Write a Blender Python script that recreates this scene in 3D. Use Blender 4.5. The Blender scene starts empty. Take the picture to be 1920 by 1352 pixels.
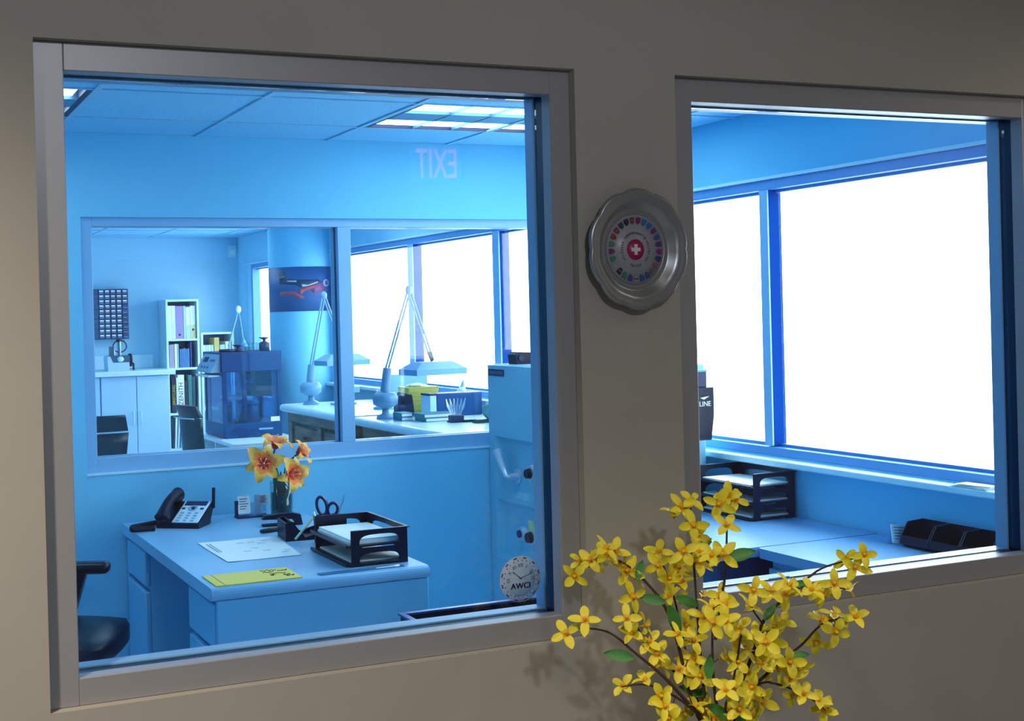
import bpy, bmesh, math, random
from mathutils import Vector, Matrix, Euler
random.seed(7)
S = bpy.context.scene
COL = S.collection
PI = math.pi

# ------------------------------------------------------------------ camera
FPX, CX, CY = 2356.5966, 708.8285, 599.3257
YAW, PITCH, ROLL, EYE = 0.392, -0.0034, -0.0257, 1.60
_f = Vector((math.sin(YAW) * math.cos(PITCH), math.cos(YAW) * math.cos(PITCH), math.sin(PITCH)))
_r = Vector((math.cos(YAW), -math.sin(YAW), 0.0))
_u = _r.cross(_f)
_c, _s = math.cos(ROLL), math.sin(ROLL)
RGT, UPV = _r * _c + _u * _s, _u * _c - _r * _s
FWD = _f
cam_d = bpy.data.cameras.new('camera')
cam_d.sensor_fit = 'HORIZONTAL'; cam_d.sensor_width = 36.0
cam_d.lens = FPX / 1920 * 36
cam_d.shift_x = (960 - CX) / 1920
cam_d.shift_y = (CY - 676) / 1920
cam_d.clip_start = 0.02; cam_d.clip_end = 200
cam = bpy.data.objects.new('camera', cam_d); COL.objects.link(cam)
M = Matrix((RGT, UPV, -FWD)).transposed().to_4x4()
M.translation = Vector((0, 0, EYE))
cam.matrix_world = M
S.camera = cam

def U(px, py, **k):
    """photo pixel -> point on the plane x=, y= or z="""
    d = FWD * FPX + RGT * (px - CX) + UPV * (CY - py)
    (a, v), = k.items()
    i = 'xyz'.index(a)
    t = (v - (EYE if a == 'z' else 0)) / d[i]
    q = d * t
    q.z += EYE
    return q

# ------------------------------------------------------------------ sky, exposure
W = bpy.data.worlds.new('overcast_sky'); S.world = W
W.use_nodes = True
bgn = W.node_tree.nodes['Background']
bgn.inputs[0].default_value = (0.72, 0.90, 1.0, 1)
bgn.inputs[1].default_value = 8.4
S.view_settings.view_transform = 'Standard'
S.view_settings.look = 'None'
S.view_settings.exposure = 0.0
S.view_settings.gamma = 1.0
S.view_settings.use_curve_mapping = False
S.cycles.transparent_max_bounces = 32
S.cycles.max_bounces = 10
S.cycles.diffuse_bounces = 6
S.cycles.caustics_reflective = False
S.cycles.caustics_refractive = False
S.cycles.sample_clamp_indirect = 6.0

# ------------------------------------------------------------------ materials
MATS = {}
def mat(name, col, rough=0.5, metal=0.0, emit=None, es=0.0, noise=0.0, scale=20.0, bump=0.0, spec=0.5, coat=0.0, sub=0.0):
    if name in MATS: return MATS[name]
    m = bpy.data.materials.new(name); m.use_nodes = True
    nt = m.node_tree; b = nt.nodes['Principled BSDF']
    b.inputs['Base Color'].default_value = (*col, 1)
    b.inputs['Roughness'].default_value = rough
    b.inputs['Metallic'].default_value = metal
    b.inputs['Specular IOR Level'].default_value = spec
    if coat: b.inputs['Coat Weight'].default_value = coat
    if emit:
        b.inputs['Emission Color'].default_value = (*emit, 1)
        b.inputs['Emission Strength'].default_value = es
    if noise or bump:
        tc = nt.nodes.new('ShaderNodeTexCoord')
        nz = nt.nodes.new('ShaderNodeTexNoise'); nz.inputs['Scale'].default_value = scale
        nz.inputs['Detail'].default_value = 5
        nt.links.new(tc.outputs['Object'], nz.inputs['Vector'])
        if noise:
            mx = nt.nodes.new('ShaderNodeMix'); mx.data_type = 'RGBA'
            mx.inputs[6].default_value = (*[c * (1 - noise) for c in col], 1)
            mx.inputs[7].default_value = (*[min(1, c * (1 + noise)) for c in col], 1)
            nt.links.new(nz.outputs['Fac'], mx.inputs[0])
            nt.links.new(mx.outputs[2], b.inputs['Base Color'])
        if bump:
            bp = nt.nodes.new('ShaderNodeBump'); bp.inputs['Strength'].default_value = bump
            bp.inputs['Distance'].default_value = 0.004
            nt.links.new(nz.outputs['Fac'], bp.inputs['Height'])
            nt.links.new(bp.outputs['Normal'], b.inputs['Normal'])
    MATS[name] = m
    return m

def glass(name, tint=(1, 1, 1), f0=0.045, opacity=0.0, body=(0.1, 0.2, 0.3)):
    """thin pane: clear transmission, Schlick mirror reflection, optional tinted body"""
    if name in MATS: return MATS[name]
    m = bpy.data.materials.new(name); m.use_nodes = True
    nt = m.node_tree; nt.nodes.clear()
    out = nt.nodes.new('ShaderNodeOutputMaterial')
    tr = nt.nodes.new('ShaderNodeBsdfTransparent'); tr.inputs[0].default_value = (*tint, 1)
    gl = nt.nodes.new('ShaderNodeBsdfGlossy'); gl.inputs['Roughness'].default_value = 0.0
    lw = nt.nodes.new('ShaderNodeLayerWeight')
    pw = nt.nodes.new('ShaderNodeMath'); pw.operation = 'POWER'; pw.inputs[1].default_value = 5
    mu = nt.nodes.new('ShaderNodeMath'); mu.operation = 'MULTIPLY_ADD'
    mu.inputs[1].default_value = 1 - f0; mu.inputs[2].default_value = f0
    mx = nt.nodes.new('ShaderNodeMixShader')
    nt.links.new(lw.outputs['Facing'], pw.inputs[0]); nt.links.new(pw.outputs[0], mu.inputs[0])
    nt.links.new(mu.outputs[0], mx.inputs[0])
    src = tr.outputs[0]
    if opacity:
        df = nt.nodes.new('ShaderNodeBsdfDiffuse'); df.inputs[0].default_value = (*body, 1)
        m2 = nt.nodes.new('ShaderNodeMixShader'); m2.inputs[0].default_value = opacity
        nt.links.new(tr.outputs[0], m2.inputs[1]); nt.links.new(df.outputs[0], m2.inputs[2])
        src = m2.outputs[0]
    nt.links.new(src, mx.inputs[1]); nt.links.new(gl.outputs[0], mx.inputs[2])
    nt.links.new(mx.outputs[0], out.inputs[0])
    MATS[name] = m
    return m

def wood(name, c1, c2, scale=6.0):
    if name in MATS: return MATS[name]
    m = bpy.data.materials.new(name); m.use_nodes = True
    nt = m.node_tree; b = nt.nodes['Principled BSDF']; b.inputs['Roughness'].default_value = 0.45
    tc = nt.nodes.new('ShaderNodeTexCoord'); mp = nt.nodes.new('ShaderNodeMapping')
    mp.inputs['Scale'].default_value = (1, 1, 9)
    nz = nt.nodes.new('ShaderNodeTexNoise'); nz.inputs['Scale'].default_value = scale; nz.inputs['Detail'].default_value = 6
    rp = nt.nodes.new('ShaderNodeValToRGB')
    rp.color_ramp.elements[0].position = .35; rp.color_ramp.elements[0].color = (*c1, 1)
    rp.color_ramp.elements[1].position = .7; rp.color_ramp.elements[1].color = (*c2, 1)
    nt.links.new(tc.outputs['Object'], mp.inputs[0]); nt.links.new(mp.outputs[0], nz.inputs['Vector'])
    nt.links.new(nz.outputs['Fac'], rp.inputs[0]); nt.links.new(rp.outputs[0], b.inputs['Base Color'])
    MATS[name] = m
    return m

# surfaces; the blue light of office and workshop is put into their colours
BEIGE = mat('beige_wall_paint', (0.46, 0.435, 0.395), 0.75, noise=0.05, scale=9, bump=0.10, spec=0.15)
BLUEW = mat('blue_lit_wall_paint', (0.20, 0.63, 0.88), 0.7, noise=0.03, scale=6, bump=0.05, spec=0.15)
FARW = mat('blue_lit_far_wall_paint', (0.40, 0.74, 0.92), 0.7, noise=0.03, scale=6, bump=0.04, spec=0.15)
CARPET = mat('carpet_grey', (0.20, 0.24, 0.30), 0.95, noise=0.25, scale=220, bump=0.3)
PLAST = mat('ceiling_plaster', (0.55, 0.52, 0.47), 0.9)
LINO = mat('pale_linoleum', (0.76, 0.83, 0.88), 0.5, noise=0.04, scale=30)
CONC = mat('outdoor_concrete', (0.72, 0.74, 0.76), 0.9, noise=0.08, scale=2)
ALU = mat('anodised_aluminium', (0.40, 0.40, 0.43), 0.42, 0.25, noise=0.03, scale=40)
ALUB = mat('blue_lit_aluminium', (0.26, 0.53, 0.80), 0.4, 0.1)
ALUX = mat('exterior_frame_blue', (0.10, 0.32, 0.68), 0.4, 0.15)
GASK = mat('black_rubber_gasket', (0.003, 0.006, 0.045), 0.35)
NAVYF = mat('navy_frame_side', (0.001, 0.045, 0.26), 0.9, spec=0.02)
PANE = glass('clear_window_glass')
PANEX = glass('exterior_glass', f0=0.02)
TILE = None
def tile_mat():
    m = mat('acoustic_tile', (0.26, 0.56, 0.80), 0.9)
    nt = m.node_tree; b = nt.nodes['Principled BSDF']
    tc = nt.nodes.new('ShaderNodeTexCoord')
    vo = nt.nodes.new('ShaderNodeTexNoise'); vo.inputs['Scale'].default_value = 85; vo.inputs['Detail'].default_value = 3
    rp = nt.nodes.new('ShaderNodeValToRGB')
    rp.color_ramp.elements[0].position = .31; rp.color_ramp.elements[0].color = (.10, .30, .52, 1)
    rp.color_ramp.elements[1].position = .36; rp.color_ramp.elements[1].color = (.24, .64, .92, 1)
    nt.links.new(tc.outputs['Object'], vo.inputs['Vector']); nt.links.new(vo.outputs['Fac'], rp.inputs[0])
    nt.links.new(rp.outputs[0], b.inputs['Base Color'])
    return m
TILE = tile_mat()
GRID = mat('ceiling_grid_bar', (0.28, 0.60, 0.82), 0.5)
LAMIN = mat('blue_grey_laminate', (0.26, 0.56, 0.82), 0.32, noise=0.04, scale=60)
DESKS = mat('blue_painted_steel', (0.17, 0.52, 0.80), 0.4)
LAMIN2 = mat('deep_blue_laminate', (0.14, 0.36, 0.62), 0.35, noise=0.04, scale=60)
SAFEM = mat('safe_grey_green_enamel', (0.20, 0.54, 0.70), 0.4, noise=0.03, scale=14)
SATIN = mat('satin_steel', (.55, .70, .80), .35, .5)
CHROME = mat('polished_chrome', (0.75, 0.85, 0.92), 0.12, 1.0)
BLACK = mat('black_plastic', (0.003, 0.006, 0.024), 0.36, spec=0.28)
BLACKM = mat('black_matte', (0.006, 0.010, 0.030), 0.6, spec=0.2)
LEATH = mat('black_leather', (0.003, 0.007, 0.022), 0.34, spec=0.35, bump=0.15, scale=90)
WHITE = mat('pale_white_laminate', (0.62, 0.86, 0.95), 0.4)
PAPER = mat('white_paper', (0.93, 0.98, 0.95), 0.7)
PRINT = mat('print_ink', (0.04, 0.12, 0.30), 0.8)
YELL = mat('yellow_card', (1.0, 0.77, 0.13), 0.6)
INK = mat('black_ink', (0.01, 0.02, 0.03), 0.7)

# ------------------------------------------------------------------ mesh helpers
class MB:
    def __init__(s): s.v = []; s.f = []; s.mi = []; s.sm = []
    def add(s, vs, fs, mi=0, smooth=False):
        o = len(s.v); s.v += [tuple(x) for x in vs]
        for f in fs:
            s.f.append([i + o for i in f]); s.mi.append(mi); s.sm.append(smooth)
        return s
    def box(s, a, b, mi=0, bev=0.0, seg=2):
        x0, y0, z0 = [min(a[i], b[i]) for i in range(3)]; x1, y1, z1 = [max(a[i], b[i]) for i in range(3)]
        if not bev:
            vs = [(x0, y0, z0), (x1, y0, z0), (x1, y1, z0), (x0, y1, z0), (x0, y0, z1), (x1, y0, z1), (x1, y1, z1), (x0, y1, z1)]
            return s.add(vs, [(0, 3, 2, 1), (4, 5, 6, 7), (0, 1, 5, 4), (1, 2, 6, 5), (2, 3, 7, 6), (3, 0, 4, 7)], mi)
        bm = bmesh.new(); bmesh.ops.create_cube(bm, size=1)
        for v in bm.verts: v.co = Vector(((x0 + x1) / 2 + v.co.x * (x1 - x0), (y0 + y1) / 2 + v.co.y * (y1 - y0), (z0 + z1) / 2 + v.co.z * (z1 - z0)))
        bmesh.ops.bevel(bm, geom=bm.edges[:], offset=bev, segments=seg, affect='EDGES', profile=0.5)
        bm.verts.index_update(); bm.normal_update()
        o = len(s.v); s.v += [v.co[:] for v in bm.verts]
        for f in bm.faces:
            s.f.append([v.index + o for v in f.verts]); s.mi.append(mi)
            s.sm.append(max(abs(c) for c in f.normal) < .999 and seg > 1)
        bm.free()
        return s
    def bm(s, bm, mi=0, smooth=False):
        bm.verts.index_update()
        s.add([v.co[:] for v in bm.verts], [[v.index for v in f.verts] for f in bm.faces], mi, smooth); bm.free()
        return s
    def tube(s, pts, r, n=8, mi=0, cap=True, r2=None):
        pts = [Vector(p) for p in pts]; m = len(pts); rings = []
        ref = None
        for i, p in enumerate(pts):
            t = (pts[min(i + 1, m - 1)] - pts[max(i - 1, 0)]).normalized()
            if ref is None:
                ref = t.cross(Vector((0, 0, 1)))
                if ref.length < .05: ref = t.cross(Vector((1, 0, 0)))
            else:
                ref = ref - t * ref.dot(t)
            ref.normalize(); b = t.cross(ref)
            rr = r[i] if isinstance(r, (list, tuple)) else (r if r2 is None else r + (r2 - r) * i / (m - 1))
            rings.append([p + (ref * math.cos(2 * PI * k / n) + b * math.sin(2 * PI * k / n)) * rr for k in range(n)])
        vs = [v for g in rings for v in g]; fs = []
        for i in range(m - 1):
            for k in range(n):
                fs.append((i * n + k, i * n + (k + 1) % n, (i + 1) * n + (k + 1) % n, (i + 1) * n + k))
        s.add(vs, fs, mi, True)
        if cap:
            s.add(rings[0], [list(range(n))[::-1]], mi); s.add(rings[-1], [list(range(n))], mi)
        return s
    def cyl(s, p0, p1, r, r2=None, n=20, mi=0): return s.tube([p0, p1], r, n, mi, True, r2)
    def lathe(s, prof, c=(0, 0, 0), n=24, mi=0, axis='z', caps=True):
        """profile of (radius, height)"""
        c = Vector(c); vs = []; fs = []
        def P(rad, h, a):
            x, y = rad * math.cos(a), rad * math.sin(a)
            return c + (Vector((x, y, h)) if axis == 'z' else Vector((x, h, y)) if axis == 'y' else Vector((h, x, y)))
        for rad, h in prof:
            for k in range(n): vs.append(P(rad, h, 2 * PI * k / n))
        for i in range(len(prof) - 1):
            for k in range(n): fs.append((i * n + k, i * n + (k + 1) % n, (i + 1) * n + (k + 1) % n, (i + 1) * n + k))
        s.add(vs, fs, mi, True)
        if caps:
            if prof[0][0] > 1e-5: s.add(vs[:n], [list(range(n))[::-1]], mi)
            if prof[-1][0] > 1e-5: s.add(vs[-n:], [list(range(n))], mi)
        return s
    def prism(s, poly, d0, d1, axis='y', mi=0):
        """polygon in the plane across axis, extruded d0..d1.  y: (x,z)  x: (y,z)  z: (x,y)"""
        def P(a, b, d): return (a, d, b) if axis == 'y' else (d, a, b) if axis == 'x' else (a, b, d)
        n = len(poly)
        vs = [P(a, b, d0) for a, b in poly] + [P(a, b, d1) for a, b in poly]
        fs = [list(range(n))[::-1], list(range(n, 2 * n))] + [(k, (k + 1) % n, n + (k + 1) % n, n + k) for k in range(n)]
        return s.add(vs, fs, mi)
    def sphere(s, c, r, sc=(1, 1, 1), n=14, m=8, mi=0):
        vs = []; fs = []
        for i in range(m + 1):
            a = PI * i / m
            for k in range(n):
                b = 2 * PI * k / n
                vs.append((c[0] + r * sc[0] * math.sin(a) * math.cos(b), c[1] + r * sc[1] * math.sin(a) * math.sin(b), c[2] + r * sc[2] * math.cos(a)))
        for i in range(m):
            for k in range(n): fs.append((i * n + k, (i + 1) * n + k, (i + 1) * n + (k + 1) % n, i * n + (k + 1) % n))
        return s.add(vs, fs, mi, True)
    def xf(s, mtx):
        s.v = [tuple(mtx @ Vector(v)) for v in s.v]; return s
    def mesh(s, name, mats):
        me = bpy.data.meshes.new(name)
        me.from_pydata(s.v, [], s.f)
        for m in (mats if isinstance(mats, (list, tuple)) else [mats]): me.materials.append(m)
        me.polygons.foreach_set('material_index', s.mi)
        me.polygons.foreach_set('use_smooth', s.sm)
        bm = bmesh.new(); bm.from_mesh(me)
        bmesh.ops.recalc_face_normals(bm, faces=bm.faces); bm.to_mesh(me); bm.free()
        me.update()
        return me

def link(name, me, parent=None, loc=(0, 0, 0), rot=None):
    o = bpy.data.objects.new(name, me); COL.objects.link(o); o.location = loc
    if rot: o.rotation_euler = rot
    if parent: o.parent = parent
    return o
def tag(o, label=None, cat=None, group=None, kind=None):
    if label: o['label'] = label
    if cat: o['category'] = cat
    if group: o['group'] = group
    if kind: o['kind'] = kind
    return o
def thing(name, label, cat, loc=(0, 0, 0), rz=0.0, group=None):
    o = bpy.data.objects.new(name, None); COL.objects.link(o); o.empty_display_size = .05
    o.location = loc; o.rotation_euler = (0, 0, rz)
    return tag(o, label, cat, group)
def struct(name, label=None, loc=(0, 0, 0)):
    o = bpy.data.objects.new(name, None); COL.objects.link(o); o.location = loc; o.empty_display_size = .05
    return tag(o, label, kind='structure')
WORLD = {}
def wloc(o):
    p = Vector(o.location); q = o.parent
    while q: p = p + Vector(q.location); q = q.parent
    return p
def part(name, mb, m, parent, world=False, label=None):
    """a child mesh.  world=True: coordinates are world ones (parent unrotated)"""
    if world:
        b = wloc(parent); mb.v = [(v[0] - b.x, v[1] - b.y, v[2] - b.z) for v in mb.v]
    o = link(name, mb.mesh(name, m), parent)
    if label: o['label'] = label
    return o
def solo(name, mb, m, label, cat, group=None, base=None):
    b = Vector(base) if base else Vector((0, 0, 0))
    mb.v = [(v[0] - b.x, v[1] - b.y, v[2] - b.z) for v in mb.v]
    return tag(link(name, mb.mesh(name, m), None, b), label, cat, group)
def sstruct(name, mb, m, label=None):
    return tag(link(name, mb.mesh(name, m)), label, kind='structure')
def copy_tree(o, parent=None):
    c = o.copy(); COL.objects.link(c); c.parent = parent
    for ch in list(o.children): copy_tree(ch, c)
    return c

def text_mesh(s, size, depth=0.001, align='CENTER'):
    cu = bpy.data.curves.new('lettering', 'FONT'); cu.body = s; cu.size = size; cu.extrude = depth / 2
    cu.align_x = align; cu.align_y = 'CENTER'; cu.resolution_u = 3
    o = bpy.data.objects.new('lettering', cu); COL.objects.link(o)
    dg = bpy.context.evaluated_depsgraph_get(); dg.update()
    me = bpy.data.meshes.new_from_object(o.evaluated_get(dg))
    bpy.data.objects.remove(o); bpy.data.curves.remove(cu)
    return me
def text_mb(s, size, depth=0.001, mtx=None, bold=0.0):
    me = text_mesh(s, size, depth); mb = MB()
    mb.add([v.co[:] for v in me.vertices], [list(p.vertices) for p in me.polygons])
    bpy.data.meshes.remove(me)
    if mtx is not None: mb.xf(mtx)
    return mb
# lettering facing -y (towards the front room): x right, z up
FACE_Y = Matrix(((1, 0, 0, 0), (0, 0, -1, 0), (0, 1, 0, 0), (0, 0, 0, 1)))
FACE_NX = Matrix(((0, 0, -1, 0), (-1, 0, 0, 0), (0, 1, 0, 0), (0, 0, 0, 1)))   # facing -x
FACE_Z = Matrix.Identity(4)

# ------------------------------------------------------------------ building shell
YF, YB, XW, CEIL = 2.1165, 5.3914, 3.4963, 2.406
YFB, YBB = 2.262, 5.536           # rear faces of the two partitions
XL, YFAR, YREAR = -1.6, 12.08, -2.6
CEILF = 2.78

def wall_cells(mb, axis, d0, d1, a0, a1, z0, z1, holes):
    As = sorted({a0, a1, *[h[0] for h in holes], *[h[1] for h in holes]})
    Zs = sorted({z0, z1, *[h[2] for h in holes], *[h[3] for h in holes]})
    for i in range(len(As) - 1):
        for j in range(len(Zs) - 1):
            ca, cz = (As[i] + As[i + 1]) / 2, (Zs[j] + Zs[j + 1]) / 2
            if any(h[0] < ca < h[1] and h[2] < cz < h[3] for h in holes): continue
            if axis == 'y': mb.box((As[i], d0, Zs[j]), (As[i + 1], d1, Zs[j + 1]))
            else: mb.box((d0, As[i], Zs[j]), (d1, As[i + 1], Zs[j + 1]))
    return mb

W1 = (0.2756, 1.3021, 0.9594, 2.0708)
W2 = (1.5373, 2.5760, 0.9594, 2.0708)
mb = wall_cells(MB(), 'y', YF, YFB, XL, XW, 0, CEILF, [W1, W2])
wf = sstruct('wall_front', mb, [BEIGE, BLUEW], 'beige partition wall with two interior windows')
for p in wf.data.polygons:
    p.material_index = 1 if p.normal.y > .5 else 0
W3 = (0.8784, 3.36, 0.9551, 2.049)
mb = wall_cells(MB(), 'y', YB, YBB, XL, XW, 0, CEILF, [W3])
sstruct('wall_back', mb, BLUEW, 'office wall tinted by its blue light, with a long interior window')
EXT = [(2.62, 5.28, 0.975, 2.12), (5.62, 9.36, 1.085, 2.12), (10.2, 11.62, 0.83, 2.12)]
mb = wall_cells(MB(), 'x', XW, XW + .085, YREAR - .15, YFAR + .15, 0, CEILF, EXT)
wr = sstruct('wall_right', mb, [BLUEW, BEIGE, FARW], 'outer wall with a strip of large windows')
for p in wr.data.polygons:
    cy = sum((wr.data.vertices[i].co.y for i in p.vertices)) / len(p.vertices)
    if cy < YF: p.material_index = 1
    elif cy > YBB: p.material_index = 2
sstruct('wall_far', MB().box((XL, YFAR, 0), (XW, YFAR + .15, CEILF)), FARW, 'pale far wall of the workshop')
mb = MB().box((XL - .15, YF + .01, 0), (XL, YFAR + .15, CEILF))
sstruct('wall_left', mb, BLUEW, 'left wall of office and workshop, tinted by their blue light')
mb = MB().box((-3.2, YREAR - .15, 0), (-3.05, YF + .15, CEILF))
sstruct('wall_left', mb, BEIGE, 'beige left wall of the front room')
mb = MB().box((-3.05, YF, 0), (XL, YF + .14, CEILF))
sstruct('wall_front', mb, BEIGE, 'beige wall beyond the left of the windows')
sstruct('wall_rear', MB().box((-3.2, YREAR - .15, 0), (XW, YREAR, CEILF)), BEIGE, 'beige wall behind the viewer')
sstruct('floor', MB().box((-3.2, YREAR - .15, -.12), (XW + .2, YF + .07, 0)), CARPET, 'grey carpeted floor of the front room')
sstruct('floor', MB().box((XL - .15, YF + .07, -.12), (XW + .2, YFAR + .15, 0)), LINO, 'pale linoleum floor of office and workshop')
sstruct('ceiling', MB().box((-3.2, YREAR - .15, CEILF), (XW + .2, YF + .05, CEILF + .1)), PLAST, 'plain ceiling of the front room')
sstruct('ceiling', MB().box((XL - .15, YF + .05, CEILF), (XW + .2, YFAR + .15, CEILF + .1)), PLAST, 'roof slab above the suspended ceiling')
sstruct('ground', MB().box((XW + .21, -40, -.35), (70, 60, -.25)), CONC, 'pale pavement outside the windows')

# --- windows between rooms ---------------------------------------------------
def window_y(name, label, x0, x1, z0, z1, y, fw, metal, mull=(), g0=.034, g1=.068, depth=.104, pane_split=()):
    l, r, t, b = fw
    root = struct(name, label)
    def bars(n, xa, xb, za, zb, inner):
        """front and rear bead of a frame member and the black gasket between them"""
        m = MB().box((xa, y, za), (xb, y + g0, zb), bev=.0015, seg=1).box((xa, y + g1, za), (xb, y + depth, zb), 1, bev=.0015, seg=1)
        part(n, m, [metal, ALUB], root)  # rear bead carries the blue of the office light in its colour
        e = .0035
        gx0, gx1, gz0, gz1 = xa, xb, za, zb
        if inner == 'L': gx1 -= e
        if inner == 'R': gx0 += e
        if inner == 'T': gz0 += e
        if inner == 'B': gz1 -= e
        if inner == 'M': gx0 += e; gx1 -= e
        part('gasket', MB().box((gx0, y + g0, gz0), (gx1, y + g1, gz1)), GASK, root)
    bars('frame_jamb', x0, x0 + l, z0, z1, 'L')
    bars('frame_jamb', x1 - r, x1, z0, z1, 'R')
    xs = [x0 + l]
    for a, c in mull:
        bars('mullion', a, c, z0 + b, z1 - t, 'M'); xs += [a, c]
    xs.append(x1 - r)
    bars('frame_head', x0 + l, x1 - r, z1 - t, z1, 'T')
    bars('frame_sill', x0 + l, x1 - r, z0, z0 + b, 'B')
    yp = y + (g0 + g1) / 2
    for i in range(0, len(xs), 2):
        part('pane', MB().box((xs[i] + .004, yp - .003, z0 + b + .004), (xs[i + 1] - .004, yp + .003, z1 - t - .004)), PANE, root)
    return root
window_y('window_1', 'large front window into the office, aluminium framed', *W1, YF + .02, (.0509, .0443, .0484, .0464), ALU)
window_y('window_2', 'front window looking onto the outer windows', *W2, YF + .02, (.0549, .0511, .0484, .0464), ALU)
window_y('window_3', 'interior window between office and workshop', *W3, YB + .02, (.049, .05, .038, .066), ALUB, mull=((2.046, 2.110),), g0=.030, g1=.058, depth=.10)
tag(link('trim_1', MB().box((W3[0], YB - .004, W3[2] - .004), (W3[1], YB + .022, W3[2] + .003)).mesh('trim_1', WHITE)), 'thin pale ledge under the interior window', kind='structure')

# --- outer windows -----------------------------------------------------------
def window_x(name, label, y0, y1, z0, z1, mull, sill=True):
    root = struct(name, label)
    X0, X1 = XW, XW + .075
    fw = .045
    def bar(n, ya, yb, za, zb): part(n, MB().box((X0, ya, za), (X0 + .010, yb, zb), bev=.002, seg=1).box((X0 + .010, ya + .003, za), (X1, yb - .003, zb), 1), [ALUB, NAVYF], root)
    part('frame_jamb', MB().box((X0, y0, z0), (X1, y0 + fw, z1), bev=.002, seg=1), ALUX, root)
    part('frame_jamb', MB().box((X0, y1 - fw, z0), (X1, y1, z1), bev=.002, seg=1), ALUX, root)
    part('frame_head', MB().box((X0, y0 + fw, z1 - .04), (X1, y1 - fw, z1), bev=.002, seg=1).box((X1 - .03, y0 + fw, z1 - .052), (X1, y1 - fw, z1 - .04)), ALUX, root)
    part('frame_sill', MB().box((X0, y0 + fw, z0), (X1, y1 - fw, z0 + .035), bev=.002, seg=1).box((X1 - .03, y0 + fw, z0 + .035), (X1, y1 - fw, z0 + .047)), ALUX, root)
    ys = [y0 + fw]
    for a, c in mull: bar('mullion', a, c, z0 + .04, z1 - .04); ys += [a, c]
    ys.append(y1 - fw)
    for i in range(0, len(ys), 2):
        part('pane', MB().box((X1 - .014, ys[i], z0 + .03), (X1 - .008, ys[i + 1], z1 - .03)), PANEX, root)
    if sill:
        part('sill_board', MB().box((XW - .075, y0 - .1, z0 - .032), (XW + .01, y1 + .05, z0 - .006), bev=.006), WHITE, root)
    return root
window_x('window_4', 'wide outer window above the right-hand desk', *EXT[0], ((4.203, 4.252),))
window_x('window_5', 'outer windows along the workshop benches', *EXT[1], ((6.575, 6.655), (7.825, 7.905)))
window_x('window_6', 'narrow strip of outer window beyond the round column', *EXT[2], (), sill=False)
tag(link('trim_2', MB().box((XW - .02, 2.5, 2.12), (XW, 5.39, 2.132)).mesh('trim_2', WHITE)), 'pale bead above the office outer window', kind='structure')
tag(link('trim_3', MB().box((XW - .02, 5.54, 2.12), (XW, 9.4, 2.132)).box((XW - .02, 10.0, 2.12), (XW, 11.8, 2.132)).mesh('trim_3', WHITE)), 'pale bead above the workshop outer windows', kind='structure')

# --- suspended ceilings ------------------------------------------------------
G = 0.6096
GX, RA = 0.7835, 4.9887
office_c = struct('ceiling', 'suspended acoustic tile ceiling of the office')
shop_c = struct('ceiling', 'suspended acoustic tile ceiling of the workshop')
def cells(lo, hi, o):
    k0 = math.floor((lo - o) / G); out = []; k = k0
    while o + k * G < hi - 1e-6:
        out.append((max(lo, o + k * G), min(hi, o + (k + 1) * G))); k += 1
    return out
LIGHTS = [(GX + 2 * G, GX + 4 * G, RA - G, RA), (GX - 2 * G, GX, RA - G, RA)]
LIGHTS_W = [(GX + 2 * G, GX + 4 * G, RA + 4 * G, RA + 5 * G), (GX + 2 * G, GX + 4 * G, RA + 8 * G, RA + 9 * G), (GX - G, GX + G, RA + 6 * G, RA + 7 * G)]
tile_cache = {}
def tiled(root, x0, x1, y0, y1, lights):
    for xa, xb in cells(x0, x1, GX):
        for ya, yb in cells(y0, y1, RA):
            cx, cy = (xa + xb) / 2, (ya + yb) / 2
            if any(l[0] < cx < l[1] and l[2] < cy < l[3] for l in lights): continue
            k = (round(xb - xa, 3), round(yb - ya, 3))
            if k[0] < .02 or k[1] < .02: continue
            if k not in tile_cache:
                tile_cache[k] = MB().box((-k[0] / 2 + .007, -k[1] / 2 + .007, 0), (k[0] / 2 - .007, k[1] / 2 - .007, .016), bev=.003, seg=1).mesh('ceiling_tile', TILE)
            link('ceiling_tile', tile_cache[k], root, (cx, cy, CEIL + .002))
    # grid bars
    n = 0
    for xa, xb in cells(x0, x1, GX):
        if xa > x0 + .01: part('grid_bar', MB().box((xa - .012, y0, CEIL - .003), (xa + .012, y1, CEIL + .003)), GRID, root)
    for ya, yb in cells(y0, y1, RA):
        if ya > y0 + .01: part('grid_bar', MB().box((x0, ya - .008, CEIL - .0025), (x1, ya + .008, CEIL + .0025)), GRID, root)
tiled(office_c, XL, XW, YFB, YB, LIGHTS)
tiled(shop_c, XL, XW, YBB, YFAR, LIGHTS_W)

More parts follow.
